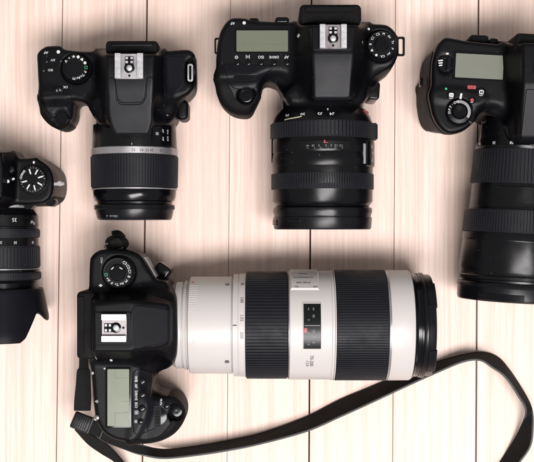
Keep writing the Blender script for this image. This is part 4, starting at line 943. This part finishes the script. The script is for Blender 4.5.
# ================================================================== E: small camera at the left edge
def camera_e():
    r = thing('mirrorless_camera', (*P(0, 182, 0), 0), 'small black camera cut by the left edge with a petal-shaped hood on its lens', 'camera', 'black cameras laid out on the planks')
    md = Mould((-302, 12, -1), (-162, 82, 90), 0.85)
    main = [(62, 168), (65.3, 178), (65.6, 190), (62.8, 200), (56, 204.2), (45, 205.6), (20, 206), (-30, 206), (-58, 208), (-66, 220), (-76, 228), (-92, 226), (-100, 212), (-102, 185), (-99, 168), (-88, 161), (-60, 159), (-40, 157), (-30, 152), (0, 152), (10, 155), (16, 158.6), (32, 158.2), (46.5, 157.4), (54, 161)]
    md.D = md.loft([(0, WO(main, 62, 8))], 3.0, 0, 64)
    wide = [(-44, 150), (13, 150), (19, 160), (17, 200), (6, 208), (-36, 208), (-47, 198), (-48, 160)]
    nar = [(-33, 152), (2, 152), (3.6, 168), (3.2, 196), (-2, 204), (-28, 204), (-33, 196), (-34, 168)]
    pr = md.loft([(60, W(wide, 64)), (82, W(nar, 84))], 2.5, 30, 86)
    md.add(pr, 3)
    body, sf = md.build('body', 'plastic', r); sf = md.surfs = [sf]
    panel(md, [(-30, 166), (2.6, 166), (2.4, 192), (-30, 192)], 86, .4, 'prism_cover', 'shell', r, 78)
    panel(md, [(-110, 196), (70, 196), (70, 240), (-110, 240)], 50, .5, 'grip', 'rubber', r, 6, zmax=54)
    dc = P(32.6, 179.6, 70); rad = 11.4
    V, F = upright(dc[0], dc[1], [(rad + .9, 61), (rad + .9, 64.6), (rad + .5, 65), (rad, 65)], n=60); mk('dial_base', V, F, 'barrel', r)
    V, F = upright(dc[0], dc[1], [(rad - .6, 63), (rad - .5, 65.2), (rad - .5, 69.0, 1), (rad - 1.2, 69.8), (rad - 3, 70), (2.8, 70), (2.6, 69.4), (.1, 69.4)], knurl=.45, kn=40)
    d = mk('drive_dial', V, F, 'barrel', r)
    mb = MB(); gb = MB()
    for k in range(7):
        a = 108 - k * 45 + (0 if k < 3 else -4); x, y = dc[0] + 6.6 * math.cos(R(a)), dc[1] + 6.6 * math.sin(R(a))
        V, F = slab_geo(rrect(x, y, 4.2, 1.1, a, .3), 69.9, 70.12, 0); mb.add(V, F)
    for k in range(24):
        a = 100 - k * 13.5; text_flat(gb, '358125AB·'[k % 9], dc[0] + 9.3 * math.cos(R(a)), dc[1] + 9.3 * math.sin(R(a)), 69.9, 1.8, a - 90)
    mb.build('dial_bars', 'ink', d, False); gb.build('dial_numbers', 'gink', d, False)
    mb = MB()
    for k in range(3):
        a = 172 - k * 17; text_flat(mb, ('15', '30', '60')[k], dc[0] + 9.2 * math.cos(R(a)), dc[1] + 9.2 * math.sin(R(a)), 69.95, 2.6, a - 90, .04)
    mb.build('dial_speeds', 'ink', d, False)
    for x, y, sx, sy, rt in ((33.6, 162.3, 1.5, 2.0, 0), (13.8, 179.6, 3.6, 1.6, 20)):
        c = P(x, y, 65); zz = surf_z(sf, *c, 64); V, F = slab_geo(rrect(c[0], c[1], sx, sy, rt, .4), zz - .5, zz + .15, 0); mk('index_mark', V, F, 'ink', body, False)
    c = P(9.2, 181.6, 72); zz = surf_z(sf, *c, 66); V, F = upright(c[0], c[1], [(1.3, zz - .5), (1.3, zz + .7), (.1, zz + .7)], n=18); mk('metal_stud', V, F, 'ink', r)
    c = P(11.5, 169.5, 70); zz = surf_z(sf, *c, 66); V, F = upright(c[0], c[1], [(3.0, zz - 3), (3.0, zz + 1), (2.4, zz + 1.4), (.1, zz + 1.4)], n=26); mk('view_button', V, F, 'plastic', r)
    c = P(59.2, 184, 58); V, F = slab_geo(rrect(c[0], c[1], 8.4, 2.4, 3, 1.1, 4), 57, 60.6, .6, 2); lg = mk('strap_lug', V, F, 'silver', r)
    V, F = slab_geo(rrect(c[0] + .8, c[1] + .2, 3.2, 3.6, 30, 1.0, 4), 57, 61.6, .6, 2); mk('lug_ring', V, F, 'silver', lg)
    for x, y, zt in ((-72, 178, 70), (28, 205, 55), (50, 202, 56)):
        c = P(x, y, zt); V, F = upright(c[0], c[1], [(3.6 if x > 0 else 9, 40), (3.6 if x > 0 else 9, zt - .8), (3.2 if x > 0 else 8.4, zt), (.1, zt)], n=32); mk('front_button' if x > 0 else 'shutter_dial', V, F, 'barrel', r)
    # ---- lens with petal hood
    x0 = P(1, 0, 35)[0]; ax = Axis(x0, 0, 35, 0, -1); T = lambda py, rr=31: -P(0, py, 35 + rr)[1]
    ln = Lring(r, ax, 'lens', 'barrel', [(T(198), 5), (T(198), 24), (T(207.6), 24), (T(207.8), 26.3), (T(209), 26.6), (T(215), 30.2), (T(226), 30.6), (T(227), 29.8), (T(228), 29.8), (T(228.6), 30.8), (T(237.6), 30.9), (T(238), 30.2), (T(240), 30.4), (T(270), 30.9), (T(271), 31), (T(281), 31.6), (T(281.6), 30.2), (T(284), 28.8), (T(289), 28.8), (T(290), 31), (T(292), 31), (T(292), 26), (T(300), 22), (T(300), 3)])
    def sub(name, m, prof, **k): V, F = turned(ax, prof, **k); return mk(name, V, F, m, ln, True, 32)
    sub('mount_ring', 'shine', cyl_prof(T(203.6), T(207.3), 26.8, c=.4))
    sub('aperture_ring', 'ring', rib_prof(T(228.8), T(238), 31.4, 31.4, edge=.9, depth=.5), ribs=100, depth=.5, duty=.6)
    sub('zoom_ring', 'ring', rib_prof(T(246), T(269), 31.5, 31.7, edge=1.0, depth=.6), ribs=70, depth=.6, duty=.7)
    sub('bright_ring', 'silver', cyl_prof(T(269.3), T(270.3), 31.6, c=.2))
    sub('focus_ring', 'ring', rib_prof(T(273), T(280.8), 32.4, 32.4, edge=.6, depth=.5), ribs=100, depth=.5, duty=.6)
    R0, R1 = 34.0, 38.6
    def hood_end(a):
        d = abs(math.degrees(math.atan2(math.sin(a), math.cos(a)))); d = min(d, 180 - d)      # 0 top and bottom, 90 sides
        if abs(math.degrees(math.atan2(math.sin(a), math.cos(a)))) > 90: return T(320.4, 0) - 6 * (1 - d / 90)
        pts = [(0, T(344.6, 38)), (36, T(343.6, 33)), (43, T(339, 29)), (59, T(314, 20)), (63, T(312.4, 18)), (69, T(315, 14)), (80, T(319, 7)), (90, T(320.4, 0))]
        for (u, v), (u2, v2) in zip(pts, pts[1:]):
            if d <= u2: q = (d - u) / (u2 - u); return v + (v2 - v) * q
        return pts[-1][1]
    t0 = T(290, 33)
    def lf(u, a): return t0 + u * (hood_end(a) - t0)
    hp = [(0, R0 - 6)] + [(0, R0 - .6)] + [(.02, R0)] + [(u, R0 + (R1 - R0) * min(1, u * 1.15)) for u in np.linspace(.04, .985, 14)] + [(1.0, R1 - .5), (1.0, R1 - 1.6)] + [(u, R0 + (R1 - R0) * u - 2.0) for u in np.linspace(.98, .05, 10)] + [(.04, R0 - 6)]
    n = 240; V, F = [], []
    for u, rr in hp:
        for k in range(n):
            a = 2 * math.pi * k / n; V.append(tuple(ax.pt(lf(u, a), rr, a)))
    for i in range(len(hp) - 1):
        for k in range(n): a, b = i * n + k, i * n + (k + 1) % n; F.append([a, a + n, b + n, b])
    for k in range(n): a, b = (len(hp) - 1) * n + k, (len(hp) - 1) * n + (k + 1) % n; F.append([a, k, (k + 1) % n, b])
    mk('lens_hood', V, F, 'shell', r, True, 32)
    mb = MB()
    for s, px, py, sz in (('35', 14, 219.6, 4.2), ('XF', 28, 221.5, 3.2), ('35', 35, 223, 2.8)):
        x = P(px, 0, 62)[0] - x0; text_wrap(mb, ax, s, T(py), math.asin(max(-.95, -x / 30.6)), 30.6, sz, 180 if False else 0, .02)
    for s, px in (('23', 1), ('35', 14.8), ('55', 28.6)):
        x = P(px, 0, 62)[0] - x0; text_wrap(mb, ax, s, T(242.6), asn(-x / 30.5), 30.5, 2.8, 0, .03)
    mb.build('lens_numbers', 'ink', ln, False)

# ================================================================== strap
def ribbon(rows, th=1.8, n=8):
    """rows: (px,py,z, px,py,z) for the two edges"""
    A = catopen([P3(*q[:3]) for q in rows], n); B = catopen([P3(*q[3:]) for q in rows], n)
    return A, B
def ribbon_mesh(A, B, th):
    V, F = [], []; m = len(A)
    for i in range(m):
        t = (A[min(i + 1, m - 1)] + B[min(i + 1, m - 1)] - A[max(i - 1, 0)] - B[max(i - 1, 0)]); w = B[i] - A[i]
        nn = np.cross(t, w); nn /= (np.linalg.norm(nn) + 1e-9); nn *= th / 2
        mid = (A[i] + B[i]) / 2
        V += [tuple(A[i] + nn), tuple(mid + nn * 1.25), tuple(B[i] + nn), tuple(B[i] - nn), tuple(mid - nn * 1.25), tuple(A[i] - nn)]
    for i in range(m - 1):
        for k in range(6): a, b = i * 6 + k, i * 6 + (k + 1) % 6; F.append([a, b, b + 6, a + 6])
    F.append([0, 1, 2, 3, 4, 5][::-1]); F.append([(m - 1) * 6 + k for k in range(6)])
    return V, F
def tube(pts, rad, n=8):
    V, F = [], []; m = len(pts)
    for i in range(m):
        t = pts[min(i + 1, m - 1)] - pts[max(i - 1, 0)]; t = t / (np.linalg.norm(t) + 1e-9)
        u = np.cross(t, [0, 0, 1.0]); u /= (np.linalg.norm(u) + 1e-9); v = np.cross(t, u)
        for k in range(n): a = 2 * math.pi * k / n; V.append(tuple(pts[i] + rad * (u * math.cos(a) + v * math.sin(a))))
    for i in range(m - 1):
        for k in range(n): a, b = i * n + k, i * n + (k + 1) % n; F.append([a, b, b + n, a + n])
    F.append(list(range(n))[::-1]); F.append([(m - 1) * n + k for k in range(n)])
    return V, F
def box3(mb, c, ux, uy, sx, sy, sz):
    """box with its own axes"""
    ux = np.array(ux, float); ux /= np.linalg.norm(ux); uy = np.array(uy, float); uy -= ux * ux.dot(uy); uy /= np.linalg.norm(uy); uz = np.cross(ux, uy)
    V, F = slab_geo(rrect(0, 0, sx, sy, 0, min(sx, sy) * .10, 3), -sz / 2, sz / 2, min(sz * .3, .7), 2)
    mb.add([tuple(np.array(c) + ux * a + uy * b + uz * q) for a, b, q in V], F)
def strap():
    r = thing('camera_strap', (*P(300, 425, 0), 0), 'long black camera strap snaking below the white lens and curling at the right edge', 'camera strap')
    rows = [(104, 424, 50, 98, 437, 46), (112, 430, 46, 106, 441.5, 40), (128, 440.5, 36, 124, 448.5, 34), (143, 446, 24, 140, 454, 26), (164, 449.8, 6, 163, 458, 24), (196, 446.6, 2, 196, 455, 24), (230, 440.6, 1.5, 230, 449.8, 24), (262, 433.4, 1.5, 262, 443.2, 24), (306, 417.6, 1.5, 307, 430.8, 24),
            (340, 400.5, 1.5, 342, 415.6, 24), (370, 388, 1.5, 372, 402, 24), (402, 374.6, 1.5, 404, 387, 24), (434, 363.2, 1.5, 436, 372.6, 24), (462, 355.4, 1.5, 463, 361.5, 24), (482, 352.8, 1.5, 480, 360, 25), (497, 357.4, 1.5, 492, 367, 26), (508, 369, 2, 505.5, 377, 26), (522, 390, 6, 518, 395, 24), (531, 408, 14, 526, 411, 18), (532.6, 426, 22, 520, 430, 8), (530, 446, 24, 508, 451, 2), (518, 464, 24, 494, 473, 1.5), (500, 490, 24, 478, 500, 1.5)]
    A, B = ribbon(rows)
    V, F = ribbon_mesh(A, B, 2.0); mk('webbing', V, F, 'strap', r, True, 40)
    for E in (A, B): V, F = tube(E, .95); mk('edging', V, F, 'edge', r, True, None)
    # tail below the buckle, running out of the picture
    A, B = ribbon([(78, 427, 36, 75, 429, 30), (98, 438.5, 30, 88, 443.5, 24), (109, 446, 22, 101, 453, 18), (124, 463, 12, 117, 463.5, 8), (136, 480, 2.5, 130, 484, 2.5)])
    V, F = ribbon_mesh(A, B, 1.8); mk('webbing_tail', V, F, 'strap', r, True, 40)
    # upright web piece behind the display, buckle and keeper
    A, B = ribbon([(79.6, 358, 46, 88.0, 358, 46), (79.0, 368, 48, 88.6, 368, 48), (77, 371.5, 49, 90.0, 371.5, 49), (76, 385, 50, 90.6, 385, 50), (74.4, 400, 50, 91, 400, 50), (74, 410, 47, 90.6, 410, 47)], n=5)
    V, F = ribbon_mesh(A, B, 2.4); mk('leather_tab', V, F, 'strap', r, True, 40)
    mb = MB(); c = P3(82, 422.5, 49); box3(mb, c, (1, -.42, -.1), (.42, 1, 0), mm(20, 49), mm(16.5, 49), 4.5); bk = mb.build('buckle', 'buckle', r)
    mb = MB(); box3(mb, P3(90.6, 425.2, 51), (1, -.42, -.1), (.42, 1, 0), 1.3, mm(16.5, 49), 4.0); mb.build('buckle_bar', 'edge', bk)
    mb = MB(); c = P3(96.6, 428.5, 50); box3(mb, c, (1, -.44, -.1), (.44, 1, 0), mm(13.5, 49), mm(14, 49), 3.8); kp = mb.build('keeper', 'strap', r)
    mb = MB(); box3(mb, P3(102.4, 431.6, 51.4), (1, -.46, -.1), (.46, 1, 0), 1.0, mm(14, 49), 3.0); mb.build('keeper_edge', 'edge', kp)
    mb = MB()
    for k in range(5): box3(mb, P3(78.5 + 2 * k, 420.8 + 1.0 * k, 51.5), (1, -.42, -.1), (.42, 1, 0), .5, mm(11, 49), .6)
    mb.build('buckle_ridge', 'buckle', bk)
def strap_end():
    r = thing('strap_loop', (*P(117, 241, 0), 0), 'short black strap end bunched through the top lug of the camera with the white lens', 'strap loop')
    A, B = ribbon([(108, 248, 56, 113, 251, 62), (106.6, 243, 54, 112, 246, 64), (109, 238.5, 54, 114, 241, 64), (117, 236, 56, 118, 240, 66), (125, 239, 56, 121, 243, 64), (127.6, 244, 55, 122, 247, 62), (124, 249, 54, 119, 251, 60)], n=8)
    V, F = ribbon_mesh(A, B, 2.6); mk('webbing', V, F, 'strap', r, True, 40)
    A, B = ribbon([(112, 232.4, 50, 113, 237, 58), (117, 231.4, 52, 117, 236.4, 60), (121, 233, 52, 119.5, 237.6, 60), (124.5, 236.6, 50, 121, 240, 58)], n=6)
    V, F = ribbon_mesh(A, B, 2.4); mk('folded_end', V, F, 'strap', r, True, 40)
    c = P(116.5, 244, 62); V, F = slab_geo(rrect(c[0], c[1], 11, 8, 12, 2.5, 4), 50, 65, 1.8, 3); mk('keeper', V, F, 'strap', r)
    c = P(107.2, 247, 62); lug(r, c[0], c[1], 60, 40, 6, 4.5, 'steel', 'triangle_ring', .8)

camera_a(); camera_b(); camera_c(); camera_d(); camera_e(); strap(); strap_end()
